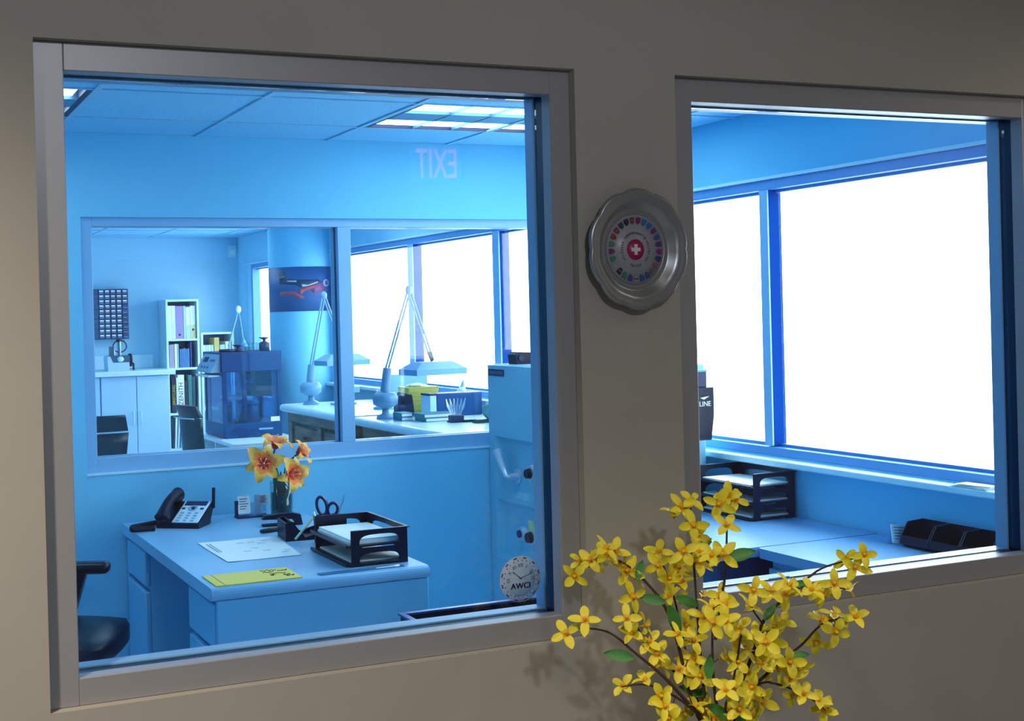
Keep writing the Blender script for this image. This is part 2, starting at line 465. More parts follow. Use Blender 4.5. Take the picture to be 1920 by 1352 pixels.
TUBE = mat('fluorescent_diffuser', (0.6, 0.9, 1.0), 0.5, emit=(0.70, 0.95, 1.0), es=7.5)
LOUV = mat('louver_metal', (0.10, 0.26, 0.42), 0.35, 0.3)
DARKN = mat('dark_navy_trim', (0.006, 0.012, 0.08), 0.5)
def troffer(l, label):
    x0, x1, y0, y1 = l
    t = thing('ceiling_light', label, 'light', ((x0 + x1) / 2, (y0 + y1) / 2, CEIL))
    w, d = (x1 - x0) / 2 - .004, (y1 - y0) / 2 - .004
    part('housing', MB().box((-w, -d, .05), (w, d, .075)).box((-w, -d, 0), (w, -d + .012, .05)).box((-w, d - .012, 0), (w, d, .05)).box((-w, -d, 0), (-w + .03, d, .05)).box((w - .03, -d, 0), (w, d, .05)), DARKN, t)
    for s in (-1, 1):
        part('diffuser', MB().box((-w + .05, s * .185 - .095, .012), (w - .05, s * .185 + .095, .02)), TUBE, t)
    part('centre_body', MB().box((-w + .03, -.085, .0), (w - .03, .085, .03)), LOUV, t)
    for k in range(1, 6):
        x = -w + .05 + k * (2 * w - .1) / 6
        part('louver_blade', MB().box((x - .0015, -d + .012, -.002), (x + .0015, d - .012, .012)), LOUV, t)
troffer(LIGHTS[0], 'long two-strip ceiling light at the right of the office ceiling')
troffer(LIGHTS[1], 'ceiling light cut off at the left edge of the front window')
troffer(LIGHTS_W[0], 'ceiling light above the near part of the workshop')
troffer(LIGHTS_W[1], 'ceiling light above the far right of the workshop')
troffer(LIGHTS_W[2], 'ceiling light above the left of the workshop')

# --- front room lamps and sign ----------------------------------------------
LAMPG = mat('lamp_glow', (1, .9, .7), 0.5, emit=(1, .82, .58), es=9.0)
def downlight(x, y, watts, label, angle, blend, r=.075, col=(1, .86, .66)):
    t = thing('downlight', label, 'light', (x, y, CEILF))
    part('trim_ring', MB().lathe([(r + .025, -.001), (r + .025, -.008), (r, -.012), (r, -.001)], n=28, caps=False), WHITE, t)
    part('lens', MB().lathe([(0.0005, -.004), (r, -.004)], n=28, caps=False), LAMPG, t)
    ld = bpy.data.lights.new('downlight_lamp', 'SPOT'); ld.spot_size = math.radians(angle); ld.spot_blend = blend
    ld.shadow_soft_size = r; ld.energy = watts; ld.color = col
    lo = bpy.data.objects.new('lamp', ld); COL.objects.link(lo); lo.location = (0, 0, -.02 - r); lo.parent = t
downlight(-0.60, 1.20, 165, 'recessed ceiling light near the left of the front room', 130, .8)
downlight(1.25, 0.95, 62, 'recessed ceiling light over the space between the windows', 84, 1.0)
downlight(3.00, 1.20, 30, 'recessed ceiling light near the right of the front room', 135, .8)
downlight(0.6, -0.7, 50, 'added ceiling fill light behind the viewer', 176, .15, col=(.90, .94, 1))  # unseen lamp added as a broad cool fill for the front room

REDG = mat('exit_letter_glow', (.8, .05, .05), .5, emit=(1, .16, .22), es=2.3)
t = thing('exit_sign', 'lit exit sign with red letters on the rear wall', 'sign', (3.273, YREAR, 2.515))
part('housing', MB().box((-.165, 0, -.115), (.165, .045, .115), bev=.006), WHITE, t)
mb = text_mb('EXIT', .19, .004)
xs = [v[0] for v in mb.v]; zs = [v[1] for v in mb.v]
sx, sz = .27 / (max(xs) - min(xs)), .175 / (max(zs) - min(zs)); cz = (max(zs) + min(zs)) / 2; cx = (max(xs) + min(xs)) / 2
mb.v = [(-(v[0] - cx) * sx, .049 + v[2], (v[1] - cz) * sz) for v in mb.v]
part('lettering', mb, REDG, t, label='glowing red EXIT letters')

ORD = ('first', 'second', 'third', 'fourth', 'fifth', 'sixth')

# ================================================================== OFFICE
DK = 0.741
# ------------------------------------------------------------------ desk
t = thing('office_desk', 'blue-grey office desk with a rounded front edge and two drawer pedestals', 'desk', (1.40, 4.63, 0))
TOPT = .043
prof = [(5.375, DK), (3.925, DK)] + [(3.925 - .0215 * math.sin(a), DK - .0215 + .0215 * math.cos(a)) for a in [PI * k / 8 for k in range(1, 9)]] + [(5.375, DK - TOPT)]
part('desk_top', MB().prism(prof, 1.018, 1.782, 'x'), LAMIN, t, True)
part('end_panel', MB().box((1.036, 3.915, .02), (1.780, 3.935, DK - TOPT), bev=.002, seg=1), DESKS, t, True)
part('end_panel', MB().box((1.036, 5.345, .02), (1.780, 5.365, DK - TOPT)), DESKS, t, True)
part('modesty_panel', MB().box((1.72, 3.935, .1), (1.74, 5.345, DK - TOPT)), DESKS, t, True)
def pedestal(y0, y1):
    c = part('pedestal', MB().box((1.052, y0, .06), (1.70, y1, DK - TOPT - .002)).box((1.08, y0 + .01, 0), (1.68, y1 - .01, .06)), DESKS, t, True)
    zz = [(.540, .682), (.075, .520)]
    for za, zb in zz:
        d = MB().box((1.030, y0 + .004, za), (1.052, y1 - .004, zb), bev=.006)
        dr = part('drawer_front', d, DESKS, c, True)
        # lipped finger pull along the top edge
pedestal(4.985, 5.343)
pedestal(3.937, 4.275)

# ------------------------------------------------------------------ office chair
def office_chair(name, label, loc, rz, back_h=.62, arms=True, tall=False):
    t = thing(name, label, 'chair', loc, rz)
    # local: faces +x
    def cushion(cx, cz, lx, ly, lz, dome):
        bm = bmesh.new(); bmesh.ops.create_cube(bm, size=1)
        bmesh.ops.subdivide_edges(bm, edges=bm.edges[:], cuts=5, use_grid_fill=True)
        for v in bm.verts:
            x, y, z = v.co * 2
            r = max(abs(x), abs(y))
            k = 1 - .12 * (x * x * y * y)
            v.co = Vector((cx + x * lx / 2 * k, y * ly / 2 * k, cz + z * lz / 2 * (1 - .35 * max(0, r - .6) / .4) + dome * (1 - x * x) * (1 - y * y) * (z > 0)))
        bmesh.ops.smooth_vert(bm, verts=bm.verts, factor=.5, use_axis_x=True, use_axis_y=True, use_axis_z=True)
        return bm
    part('seat', MB().bm(cushion(.04, .47, .55, .52, .10, .02), 0, True), LEATH, t)
    bm = cushion(0, 0, back_h, .47, .09, .015)
    mx = Matrix.Translation((-.27, 0, .58 + back_h / 2)) @ Matrix.Rotation(-PI / 2 - .12, 4, 'Y')
    for v in bm.verts: v.co = mx @ v.co
    part('backrest', MB().bm(bm, 0, True), LEATH, t)
    part('back_bracket', MB().tube([(-.05, 0, .40), (-.25, 0, .42), (-.30, 0, .52), (-.32, 0, .72)], .02, 8), BLACK, t)
    if arms:
        for s in (-1, 1):
            a = part('armrest', MB().box((-.17, s * .29 - .035, .655), (.20, s * .29 + .035, .70), bev=.02, seg=3), LEATH, t)
            part('arm_post', MB().prism([(-.03, .655), (.11, .655), (.05, .46), (-.02, .46)], s * .29 - .02, s * .29 + .02, 'y'), BLACK, a)
            part('arm_bracket', MB().box((-.03, s * .29 - .02 * s, .40), (.05, s * .15, .42)).box((-.02, s * .27, .40), (.045, s * .31, .47)), BLACK, a)
    part('gas_column', MB().cyl((0, 0, .12), (0, 0, .42), .028, n=14), BLACK, t)
    part('seat_plate', MB().box((-.12, -.1, .40), (.12, .1, .43)), BLACK, t)
    for k in range(5):
        a = 2 * PI * k / 5 + .3
        l = part('star_leg', MB().tube([(0, 0, .13), (.15 * math.cos(a), .15 * math.sin(a), .105), (.28 * math.cos(a), .28 * math.sin(a), .075)], [.03, .024, .017], 8), BLACK, t)
        part('caster', MB().lathe([(.0005, -.012), (.027, -.012), (.027, .012), (.0005, .012)], (0, 0, 0), 12, axis='y').xf(Matrix.Translation((.28 * math.cos(a), .28 * math.sin(a), .028)) @ Matrix.Rotation(a, 4, 'Z')), BLACK, l)
    return t
office_chair('office_chair', 'black armchair on castors half hidden at the left of the office desk', (.552, 4.585, 0), math.radians(-24))

# ------------------------------------------------------------------ papers on the desk
def sheet(name, corners, z, label, cat, m=PAPER, wave=.0025, n=10, thick=.0012):
    A, B, C, D = [Vector((*c, 0)) for c in corners]   # around
    mb = MB(); vs = []; fs = []
    for i in range(n + 1):
        for j in range(n + 1):
            u, v = i / n, j / n
            p = (A * (1 - u) + B * u) * (1 - v) + (D * (1 - u) + C * u) * v
            e = (abs(u - .5) * 2) ** 3 * .6 + (abs(v - .5) * 2) ** 3 * .4
            zz = z + .0006 + wave * (abs(math.sin(5 * u + 1.3) * math.cos(4 * v)) * e)
            vs.append((p.x, p.y, zz))
    k = len(vs); vs += [(a, b, c + thick) for a, b, c in vs]
    for i in range(n):
        for j in range(n):
            q = [i * (n + 1) + j, (i + 1) * (n + 1) + j, (i + 1) * (n + 1) + j + 1, i * (n + 1) + j + 1]
            fs.append(q[::-1]); fs.append([x + k for x in q])
    rim = [j for j in range(n + 1)] + [i * (n + 1) + n for i in range(1, n + 1)] + [n * (n + 1) + j for j in range(n - 1, -1, -1)] + [i * (n + 1) for i in range(n - 1, 0, -1)]
    for a, b in zip(rim, rim[1:] + rim[:1]): fs.append((a, b, b + k, a + k))
    mb.add(vs, fs, 0, False)
    c = (A + B + C + D) / 4
    t = thing(name, label, cat, (c.x, c.y, z))
    part('sheet', mb, m, t, True)
    return t, (A, B, C, D)
def bar_on(parent, Q, u0, u1, v0, v1, z, m=PRINT, h=.0006):
    A, B, C, D = Q
    def P(u, v): p = (A * (1 - u) + B * u) * (1 - v) + (D * (1 - u) + C * u) * v; return (p.x, p.y)
    part('print', MB().prism([P(u0, v0), P(u1, v0), P(u1, v1), P(u0, v1)], z, z + h, 'z'), m, parent, True)
FAINT = mat('faint_pencil', (0.38, 0.66, 0.74), .8)
t, Q = sheet('paper_plan', [(1.182, 4.725), (1.495, 4.726), (1.459, 4.306), (1.183, 4.308)], DK, 'large white sheet with pencil notes lying flat on the office desk', 'paper')
bar_on(t, Q, .06, .068, .12, .55, DK + .0042); bar_on(t, Q, .10, .108, .12, .55, DK + .0042)
for a, b in ((.42, .2), (.55, .22), (.66, .3), (.74, .18), (.5, .5), (.36, .62), (.6, .66), (.8, .8), (.86, .72)):
    bar_on(t, Q, a, a + .10, b, b + .012, DK + .0042, FAINT)
t = thing('yellow_envelope', 'yellow envelope with handwriting on the front edge of the office desk', 'envelope', (1.186, 4.01, DK))
part('sheet', MB().prism([(1.040, 4.110), (1.334, 4.112), (1.332, 3.928), (1.040, 3.930)], DK + .0005, DK + .004, 'z'), YELL, t, True)
Q = tuple(Vector(c + (0,)) for c in [(1.040, 4.110), (1.334, 4.112), (1.332, 3.928), (1.040, 3.930)])
part('flap_line', MB().prism([(1.068, 4.110), (1.071, 4.110), (1.071, 3.930), (1.068, 3.930)], DK + .004, DK + .0045, 'z'), mat('ochre_crease', (.5, .42, .05), .7), t, True)
random.seed(3)
for row, (u0, u1, v) in enumerate(((.66, .84, .16), (.66, .80, .30), (.84, .97, .24), (.72, .90, .46), (.84, .93, .62), (.86, .96, .74), (.70, .76, .58))):
    pts = []; n = 12
    for k in range(n + 1):
        u = u0 + (u1 - u0) * k / n; vv = v + random.uniform(-.06, .06)
        A, B, C, D = Q; p = (A * (1 - u) + B * u) * (1 - vv) + (D * (1 - u) + C * u) * vv
        pts.append((p.x, p.y, DK + .0045))
    part('handwriting', MB().tube(pts, .0011, 4), INK, t, True)
t = thing('ruler', 'translucent ruler lying along the front edge of the office desk', 'ruler', (1.53, 3.93, DK))
part('blade', MB().box((1.395, 3.932, DK + .0005), (1.70, 3.962, DK + .0035)), mat('blue_plastic_ruler', (.10, .30, .50), .15), t, True)
part('label_strip', MB().box((1.60, 3.936, DK + .0035), (1.665, 3.948, DK + .0042)), PAPER, t, True)

# ------------------------------------------------------------------ letter trays
def arch_panel(a0, a1, z0, z1, leg=.03, top=.022, n=10):
    """rectangle with an arched opening at the bottom, as a polygon in (a, z)"""
    h = z1 - z0 - top
    pts = [(a0, z0), (a0, z1), (a1, z1), (a1, z0), (a1 - leg, z0)]
    c = (a0 + a1) / 2; w = (a1 - a0) / 2 - leg
    for k in range(n + 1):
        an = PI * k / n
        pts.append((c + w * math.copysign(abs(math.cos(an)) ** .55, math.cos(an)), z0 + .004 + h * math.sin(an) ** .7))
    pts.append((a0 + leg, z0))
    return pts
def letter_tray(label, x0, x1, y0, y1, z, tiers, th, name='letter_tray'):
    t = thing(name, label, 'letter tray', ((x0 + x1) / 2, (y0 + y1) / 2, z))
    for k in range(tiers):
        zb = z + k * th
        tr = part('tier', MB().box((x0 - .012, y0, zb + .004), (x1, y1, zb + .010)).prism([(x0 - .012, zb + .004), (x0 - .012, zb + .014), (x0 - .02, zb + .014), (x0 - .02, zb + .004)], y0, y1, 'y').box((x0, y0, zb), (x0 + .04, y0 + .02, zb + .004)).box((x0, y1 - .02, zb), (x0 + .04, y1, zb + .004)).box((x1 - .04, y0, zb), (x1, y1, zb + .004)), BLACK, t, True)
        part('side_wall', MB().prism(arch_panel(x0, x1, zb + .010, zb + th), y0, y0 + .005, 'y'), BLACK, tr, True)
        part('side_wall', MB().prism(arch_panel(x0, x1, zb + .010, zb + th), y1 - .005, y1, 'y'), BLACK, tr, True)
        part('back_wall', MB().prism(arch_panel(y0 + .005, y1 - .005, zb + .010, zb + th, .04), x1 - .005, x1, 'x'), BLACK, tr, True)
    part('rim', MB().box((x0, y0 - .006, z + tiers * th - .004), (x1 + .006, y0, z + tiers * th)).box((x0, y1, z + tiers * th - .004), (x1 + .006, y1 + .006, z + tiers * th)).box((x1, y0, z + tiers * th - .004), (x1 + .006, y1, z + tiers * th)), BLACK, t, True)
    return t
letter_tray('black two-tier letter tray on the office desk holding papers', 1.535, 1.745, 4.005, 4.372, DK, 2, .0625)
letter_tray('black three-tier letter tray in the corner by the outer window', 3.275, 3.480, 4.055, 4.410, DK, 3, .063)
def paper_stack(x0, x1, y0, y1, z, h, label, grp=None):
    t = thing('paper_stack', label, 'paper', ((x0 + x1) / 2, (y0 + y1) / 2, z))
    n = max(1, int(h / .006))
    for k in range(n):
        j = random.uniform(-.004, .004); i = random.uniform(-.004, .004)
        part('sheet_block', MB().box((x0 + j, y0 + i, z + k * h / n), (x1 + j, y1 + i, z + (k + 1) * h / n - .0003)), PAPER, t, True)
paper_stack(1.537, 1.730, 4.03, 4.345, DK + .0625 + .0105, .018, 'thick stack of paper in the upper tier of the two-tier tray')
paper_stack(1.540, 1.730, 4.03, 4.345, DK + .0105, .006, 'few sheets in the lower tier of the two-tier tray')
paper_stack(3.278, 3.468, 4.075, 4.385, DK + 2 * .063 + .0105, .006, 'sheets in the top tier of the three-tier tray')
paper_stack(3.278, 3.468, 4.075, 4.385, DK + .063 + .0105, .006, 'sheets in the middle tier of the three-tier tray')
paper_stack(3.278, 3.468, 4.075, 4.385, DK + .0105, .007, 'sheets in the bottom tier of the three-tier tray')

# ------------------------------------------------------------------ telephone
PHW = mat('phone_white_face', (.70, .90, .97), .35)
PHK = mat('phone_keys', (.30, .50, .68), .4)
t = thing('telephone', 'black and white desk telephone with a corded handset and stub antenna', 'telephone', (1.245, 5.185, DK), math.radians(-37))
# local: x width, -y front; tilted face
w, d = .094, .082
wedge = [(-d, .0), (-d, .018), (d, .088), (d, .062), (d * .5, .0)]
part('base', MB().prism(wedge, -w, w, 'x'), BLACK, t)
part('foot', MB().box((-.05, .03, 0), (.085, .075, .05)), BLACK, t)
sl = math.atan2(.070, 2 * d)
FM = Matrix.Translation((0, 0, .053)) @ Matrix.Rotation(sl, 4, 'X')
fp = part('face_plate', MB().box((-.028, -.082, .0), (w - .006, .084, .006), bev=.004).xf(FM), PHW, t)
part('display', MB().box((-.018, .046, .006), (.080, .078, .008)).xf(FM), DARKN, fp)
part('dial_ring', MB().lathe([(.021, .006), (.021, .0085), (.013, .0085), (.013, .006)], (.030, .024, 0), 16, caps=False).xf(FM), PHK, fp)
part('dial_button', MB().lathe([(.009, .006), (.009, .0095), (.0005, .0095)], (.030, .024, 0), 12).xf(FM), DARKN, fp)
for r in range(4):
    for c in range(3):
        part('key', MB().box((-.012 + c * .032, -.014 - r * .019 - .004, .006), (.002 + c * .032, -.014 - r * .019 + .004, .0085)).xf(FM), PHK, fp)
for c in (-.012, .070): part('key', MB().box((c - .007, .016, .006), (c + .007, .026, .0085)).xf(FM), DARKN, fp)
hs = MB()
pts = []; rad = []
for k in range(13):
    a = k / 12; y = -.095 + .19 * a
    pts.append(FM @ Vector((-.062, y, .030 + .022 * math.sin(PI * a)))); rad.append(.021 + .010 * (abs(a - .5) * 2) ** 3)
hs.tube(pts, rad, 12)
h = part('handset', hs, BLACK, t)
part('ear_cap', MB().lathe([(.0005, -.012), (.026, -.012), (.029, .006), (.0005, .01)], (-.062, .072, .025), 16).xf(FM), BLACK, h)
part('mouth_cap', MB().lathe([(.0005, -.012), (.026, -.012), (.029, .006), (.0005, .01)], (-.062, -.075, .025), 16).xf(FM), BLACK, h)
part('antenna', MB().tube([(w + .004, .075, .062), (w + .006, .078, .148)], .0075, 8), BLACK, t)
# coiled cord loop, lying on the desk left of the phone
loop = []
for k in range(141):
    a = k / 140
    if a < .5: p = U(303 - 62 * (a * 2), 978 + 12 * (a * 2), z=DK + .013)
    else: p = U(241 + 52 * (a * 2 - 1), 994 - 4 * (a * 2 - 1), z=DK + .013)
    loop.append(p)
b = Vector((1.08, 5.24, DK))
smooth = []
for k in range(len(loop)):
    q = loop[max(0, k - 9):k + 10]; smooth.append(sum(q, Vector()) / len(q))
coil = []
for k in range(len(smooth) * 4 - 4):
    i = k // 4; fr = (k % 4) / 4
    p = smooth[i].lerp(smooth[min(i + 1, len(smooth) - 1)], fr)
    a = k * 1.35
    coil.append(p + Vector((0, .0085 * math.cos(a), .0085 * math.sin(a))))
PHM = (Matrix.Translation(t.location) @ Matrix.Rotation(math.radians(-37), 4, 'Z')).inverted()
part('coiled_cord', MB().tube(coil, .0034, 5).xf(PHM), BLACK, t)

# ------------------------------------------------------------------ card holder with cards
ACR = glass('clear_acrylic', tint=(.85, .93, 1), f0=.06, opacity=.18, body=(.3, .5, .8))
t = thing('card_holder', 'acrylic business card holder with a dark end post beside the vase', 'card holder', (1.55, 5.25, DK))
part('base', MB().box((-.066, -.03, 0), (.075, .03, .006)), DARKN, t)
part('end_post', MB().box((-.070, -.006, .004), (-.056, .006, .074)), DARKN, t)
part('back_plate', MB().box((-.056, .012, .006), (.075, .016, .060)), ACR, t)
part('front_lip', MB().box((-.01, -.026, .006), (.045, -.022, .026)), ACR, t)
part('divider', MB().box((.018, -.004, .006), (.044, .004, .094)), mat('pale_grey_plastic', (.42, .56, .66), .4), t)
def card(label, x, y, z, w, h, rx=-.15):
    t = thing('business_card', label, 'card', (x, y, z))
    M_ = Matrix.Rotation(rx, 4, 'X')
    c = part('card_stock', MB().box((-w / 2, -.0015, 0), (w / 2, .0015, h)).xf(M_), PAPER, t)
    for k in range(5):
        part('print', MB().box((-w * .38, -.0022, h * (.25 + .14 * k)), (w * (.1 + .06 * ((k * 7) % 5)), -.0015, h * (.25 + .14 * k) + .0035)).xf(M_), PRINT, c)
card('white printed card standing upright in the front of the acrylic holder', 1.520, 5.240, DK + .018, .055, .075)
card('white printed card half hidden behind the flower vase', 1.613, 5.262, DK + .046, .042, .045)

# ------------------------------------------------------------------ lilies in a glass vase
VX, VY = 1.672, 5.19
VG = glass('vase_glass', tint=(.78, .93, .93), f0=.06)
t = thing('glass_vase', 'cylindrical glass vase of dark water and stems on the office desk', 'vase', (VX, VY, DK))
part('glass_wall', MB().lathe([(.047, .001), (.049, .01), (.0495, .155), (.0475, .155), (.046, .012), (.0005, .012)], n=32), VG, t)
part('water', MB().lathe([(.0005, .013), (.044, .013), (.0445, .105), (.0005, .105)], n=24), glass('vase_water', tint=(.22, .50, .48), f0=.02, opacity=.4, body=(.006, .06, .06)), t)
STEM = mat('dark_green_stem', (.012, .085, .050), .45)
LEAF = mat('leaf_green', (.05, .22, .06), .45)
LILM = [mat('lily_yellow', (1.0, .52, .07), .5), mat('lily_orange', (1.0, .27, .04), .5), mat('lily_red_orange', (.85, .07, .04), .5)]
STAM = mat('lily_stamen', (.95, .62, .42), .5)
def lily_petal(L=.115, Wd=.058, curl=1.0, ph=0.0):
    """petal along +z opening outwards (+x), tip rolled back, edges ruffled"""
    n, m = 12, 6; vs = []; fs = []; mi = []
    x, z, an = .004, 0.0, 1.25
    for i in range(n + 1):
        a = i / n
        wd = Wd * (.20 + .95 * math.sin(PI * min(1, a * .90 + .06)) ** 1.15) * .5 * (1 - .15 * a)
        for j in range(m + 1):
            b = j / m * 2 - 1
            ruff = .0065 * math.sin(a * 13 + ph + b * 1.5) * b * b * a
            cup = .30 * wd * b * b * (1 - .5 * a)
            vs.append((x - math.sin(an) * (cup + ruff), b * wd, z + math.cos(an) * (cup + ruff)))
        st = L / n
        an = 1.25 - curl * (1.15 * a + 1.3 * a ** 3)
        x += st * math.cos(an); z += st * math.sin(an)
    for i in range(n):
        for j in range(m):
            fs.append((i * (m + 1) + j, (i + 1) * (m + 1) + j, (i + 1) * (m + 1) + j + 1, i * (m + 1) + j + 1))
            e = i / n + .07 * (abs(j - 2.5) - 1)
            mi.append(2 if e < .36 else 1 if e < .58 else 0)
    return vs, fs, mi
pet_meshes = []
for cu, wd_, ph in ((.85, .064, 0), (1.1, .046, 1.3), (1.0, .060, 2.6), (1.3, .044, .7)):
    mb = MB(); vs, fs, mi = lily_petal(curl=cu, Wd=wd_, ph=ph)
    mb.add(vs, fs, 0, True); mb.mi = mi
    pet_meshes.append(mb.mesh('petal', LILM))
def lily(label, head, direc, rim, size=1.0):
    t = thing('lily', label, 'flower', head, 0, 'orange lilies in the glass vase')
    t['group'] = 'orange lilies in the glass vase'
    q = Vector(direc).normalized().to_track_quat('Z', 'Y').to_matrix().to_4x4()
    for k in range(6):
        o = link('petal', pet_meshes[(k % 2) + (2 if k > 2 else 0)], t)
        o.matrix_local = q @ Matrix.Rotation(k * PI / 3 + .2 + random.uniform(-.12, .12), 4, 'Z') @ Matrix.Rotation(random.uniform(-.12, .16), 4, 'Y') @ Matrix.Scale(size * random.uniform(.9, 1.05), 4)
    sm = MB()
    for k in range(6):
        a = k * PI / 3
        e = Vector((.022 * math.cos(a), .022 * math.sin(a), .062))
        sm.tube([(0, 0, 0), (.010 * math.cos(a), .010 * math.sin(a), .036), e], .0012, 5)
        sm.sphere(e, .003, (1, 1, 1.6), 6, 4)
    sm.tube([(0, 0, 0), (.002, 0, .078)], .0016, 5).sphere((.002, 0, .078), .004, n=6, m=4)
    part('stamens', sm.xf(q @ Matrix.Scale(size, 4)), STAM, t)
    h = Vector(head); d = Vector(direc).normalized()
    r = Vector(rim) - h
    foot = Vector((VX + (rim[0] - VX) * -.7, VY, DK + .02)) - h
    part('stem', MB().tube([(0, 0, 0), -d * .03 + Vector((0, 0, -.004)), r * .55 - d * .012, r, foot], [.004, .004, .0035, .0035, .003], 7), STEM, t)
Z1 = DK + .152
lily('open orange lily facing left, the biggest bloom', U(494, 872, y=5.14), (-.30, -1, .22), (VX - .020, VY - .01, Z1), 1.02)
lily('orange lily facing right, low over the vase rim', U(541, 890, y=5.12), (.32, -.9, .10), (VX + .022, VY - .01, Z1), .95)
lily('orange lily at the top of the bunch, tipped upwards', U(515, 842, y=5.22), (.12, -.35, .9), (VX - .004, VY + .02, Z1), .88)
lily('orange lily at the upper right of the bunch, seen from the side', U(556, 853, y=5.22), (.75, -.45, .55), (VX + .02, VY + .02, Z1), .80)
lm = MB()
random.seed(5)
for k in range(16):
    a = random.uniform(0, 2 * PI); r0 = random.uniform(.005, .03)
    x0, y0 = VX + r0 * math.cos(a), VY + r0 * math.sin(a)
    z1 = DK + random.uniform(.12, .22); w = random.uniform(.008, .014)
    tx, ty = VX + .038 * math.cos(a + .5), VY + .038 * math.sin(a + .5)
    if z1 < Z1: pass
    p0, p1, p2 = Vector((x0, y0, DK + .02)), Vector(((x0 + tx) / 2, (y0 + ty) / 2, (DK + z1) / 2 + .03)), Vector((tx * 1.0, ty, z1))
    sd = Vector((-math.sin(a), math.cos(a), 0)) * w
    lm.add([p0 - sd * .5, p0 + sd * .5, p1 + sd, p1 - sd, p2 + sd * .15, p2 - sd * .15], [(0, 1, 2, 3), (3, 2, 4, 5)], 0, True)
solo('lily_foliage', lm, STEM, 'dark green leaves filling the glass vase under the lilies', 'foliage', base=(VX, VY, DK))

# ------------------------------------------------------------------ desk clutter
t = thing('stapler', 'black stapler lying behind the desk caddy near the vase', 'stapler', (1.60, 4.965, DK), math.radians(-8))
part('base', MB().box((-.085, -.018, 0), (.085, .018, .010), bev=.004), BLACK, t)
part('arm', MB().prism([(-.085, .030), (-.075, .046), (.04, .052), (.075, .044), (.082, .012), (.05, .012), (.04, .026)], -.017, .017, 'y'), BLACK, t)
part('hinge', MB().cyl((.062, -.02, .030), (.062, .02, .030), .016, n=14), BLACK, t)
t = thing('marker_pen', 'thick black marker lying on the desk beside the caddy', 'marker', (1.535, 4.83, DK), math.radians(10))
part('barrel', MB().tube([(-.06, 0, .0095), (.05, 0, .0095)], .009, 12), BLACK, t)
part('cap', MB().tube([(-.075, 0, .0095), (-.03, 0, .0095)], [.0075, .0102], 12), BLACK, t)
t = thing('desk_caddy', 'black desk caddy with sloping sides in front of the stapler', 'organizer', (1.575, 4.66, DK), math.radians(-6))
part('side', MB().prism([(-.075, 0), (.09, 0), (.09, .035), (.0, .010), (-.05, .075), (-.075, .070)], -.075, -.069, 'y'), BLACK, t)
part('side', MB().prism([(-.075, 0), (.09, 0), (.09, .035), (.0, .010), (-.05, .075), (-.075, .070)], .069, .075, 'y'), BLACK, t)
part('floor_plate', MB().box((-.075, -.069, .0005), (.09, .069, .006)), BLACK, t)
part('back_plate', MB().prism([(-.075, .004), (-.075, .070), (-.069, .071), (-.069, .004)], -.069, .069, 'y'), BLACK, t)
part('ramp', MB().prism([(-.05, .072), (-.046, .074), (.004, .010), (0, .006)], -.069, .069, 'y'), BLACK, t)
t = thing('pale_pen', 'pale green pen leaning across the black caddy', 'pen', (1.575, 4.55, DK))
a, b2 = U(553, 1012, y=4.52) , U(586, 972, y=4.56)
a.z = max(a.z, DK + .010)
part('barrel', MB().tube([a, b2], [.0045, .0058], 8), mat('pale_green_plastic', (.55, .78, .55), .4), t, True)
part('tip', MB().tube([a + (a - b2).normalized() * .008, a], [.001, .0045], 8), BLACK, t, True)
t = thing('pencil_cup', 'black pencil cup between the caddy and the letter tray', 'cup', (1.632, 4.475, DK))
part('cup_wall', MB().prism([(-.045, 0), (.045, 0), (.05, .105), (-.05, .105)], -.048, -.043, 'y').prism([(-.045, 0), (.045, 0), (.05, .105), (-.05, .105)], .043, .048, 'y').box((-.049, -.043, 0), (-.044, .043, .105)).box((.044, -.043, 0), (.049, .043, .105)).box((-.044, -.043, 0), (.044, .043, .004)), BLACK, t)
part('emblem', MB().lathe([(.0005, -.0495), (.012, -.0495), (.012, -.048)], (0.0, 0, .055), 12, axis='y'), mat('olive_mark', (.06, .07, .02), .6), t)
NAVY = mat('navy_blue_plastic', (.012, .010, .11), .3)
t = thing('scissors', 'scissors with navy blue handles standing in the pencil cup', 'scissors', (1.615, 4.46, DK + .005))
def ring(c, rx, rz, tilt, tw=.0062):
    pts = []
    for k in range(21):
        a = 2 * PI * k / 20
        x, z = rx * math.cos(a), rz * math.sin(a)
        pts.append((c[0] + x * math.cos(tilt) - z * math.sin(tilt), c[1], c[2] + x * math.sin(tilt) + z * math.cos(tilt)))
    return MB().tube(pts, tw, 8, cap=False)
part('handle', ring((-.020, 0, .142), .019, .035, .25), NAVY, t)
part('handle', ring((.022, -.004, .127), .020, .024, -.2), NAVY, t)
part('blade', MB().prism([(-.008, .004), (.006, .095), (-.004, .105), (-.012, .10)], -.0015, 0, 'y'), CHROME, t)
part('blade', MB().prism([(.004, .004), (.012, .10), (.004, .106), (-.006, .095)], .001, .0025, 'y'), CHROME, t)
def pen(label, foot, top, col, name='pen', r=.0042):
    t = thing(name, label, 'pen', foot)
    f, tp = Vector((0, 0, .004)), Vector(top) - Vector(foot)
    k = f.lerp(tp, .82)
    part('barrel', MB().tube([f, k], r, 8), col, t)
    part('cap', MB().tube([k, tp], [r * 1.15, r * .8], 8), CHROME, t)
pen('silver pen leaning to the right out of the pencil cup', (1.640, 4.47, DK + .006), U(645, 928, y=4.47), mat('silver_pen', (.45, .65, .75), .3, .5))
pen('violet pen in the pencil cup', (1.655, 4.455, DK + .006), U(632, 950, y=4.46), mat('violet_plastic', (.28, .20, .62), .4))
pen('dark green pencil in the pencil cup', (1.625, 4.49, DK + .006), U(614, 936, y=4.50), mat('dark_green_pencil', (.03, .16, .12), .4))
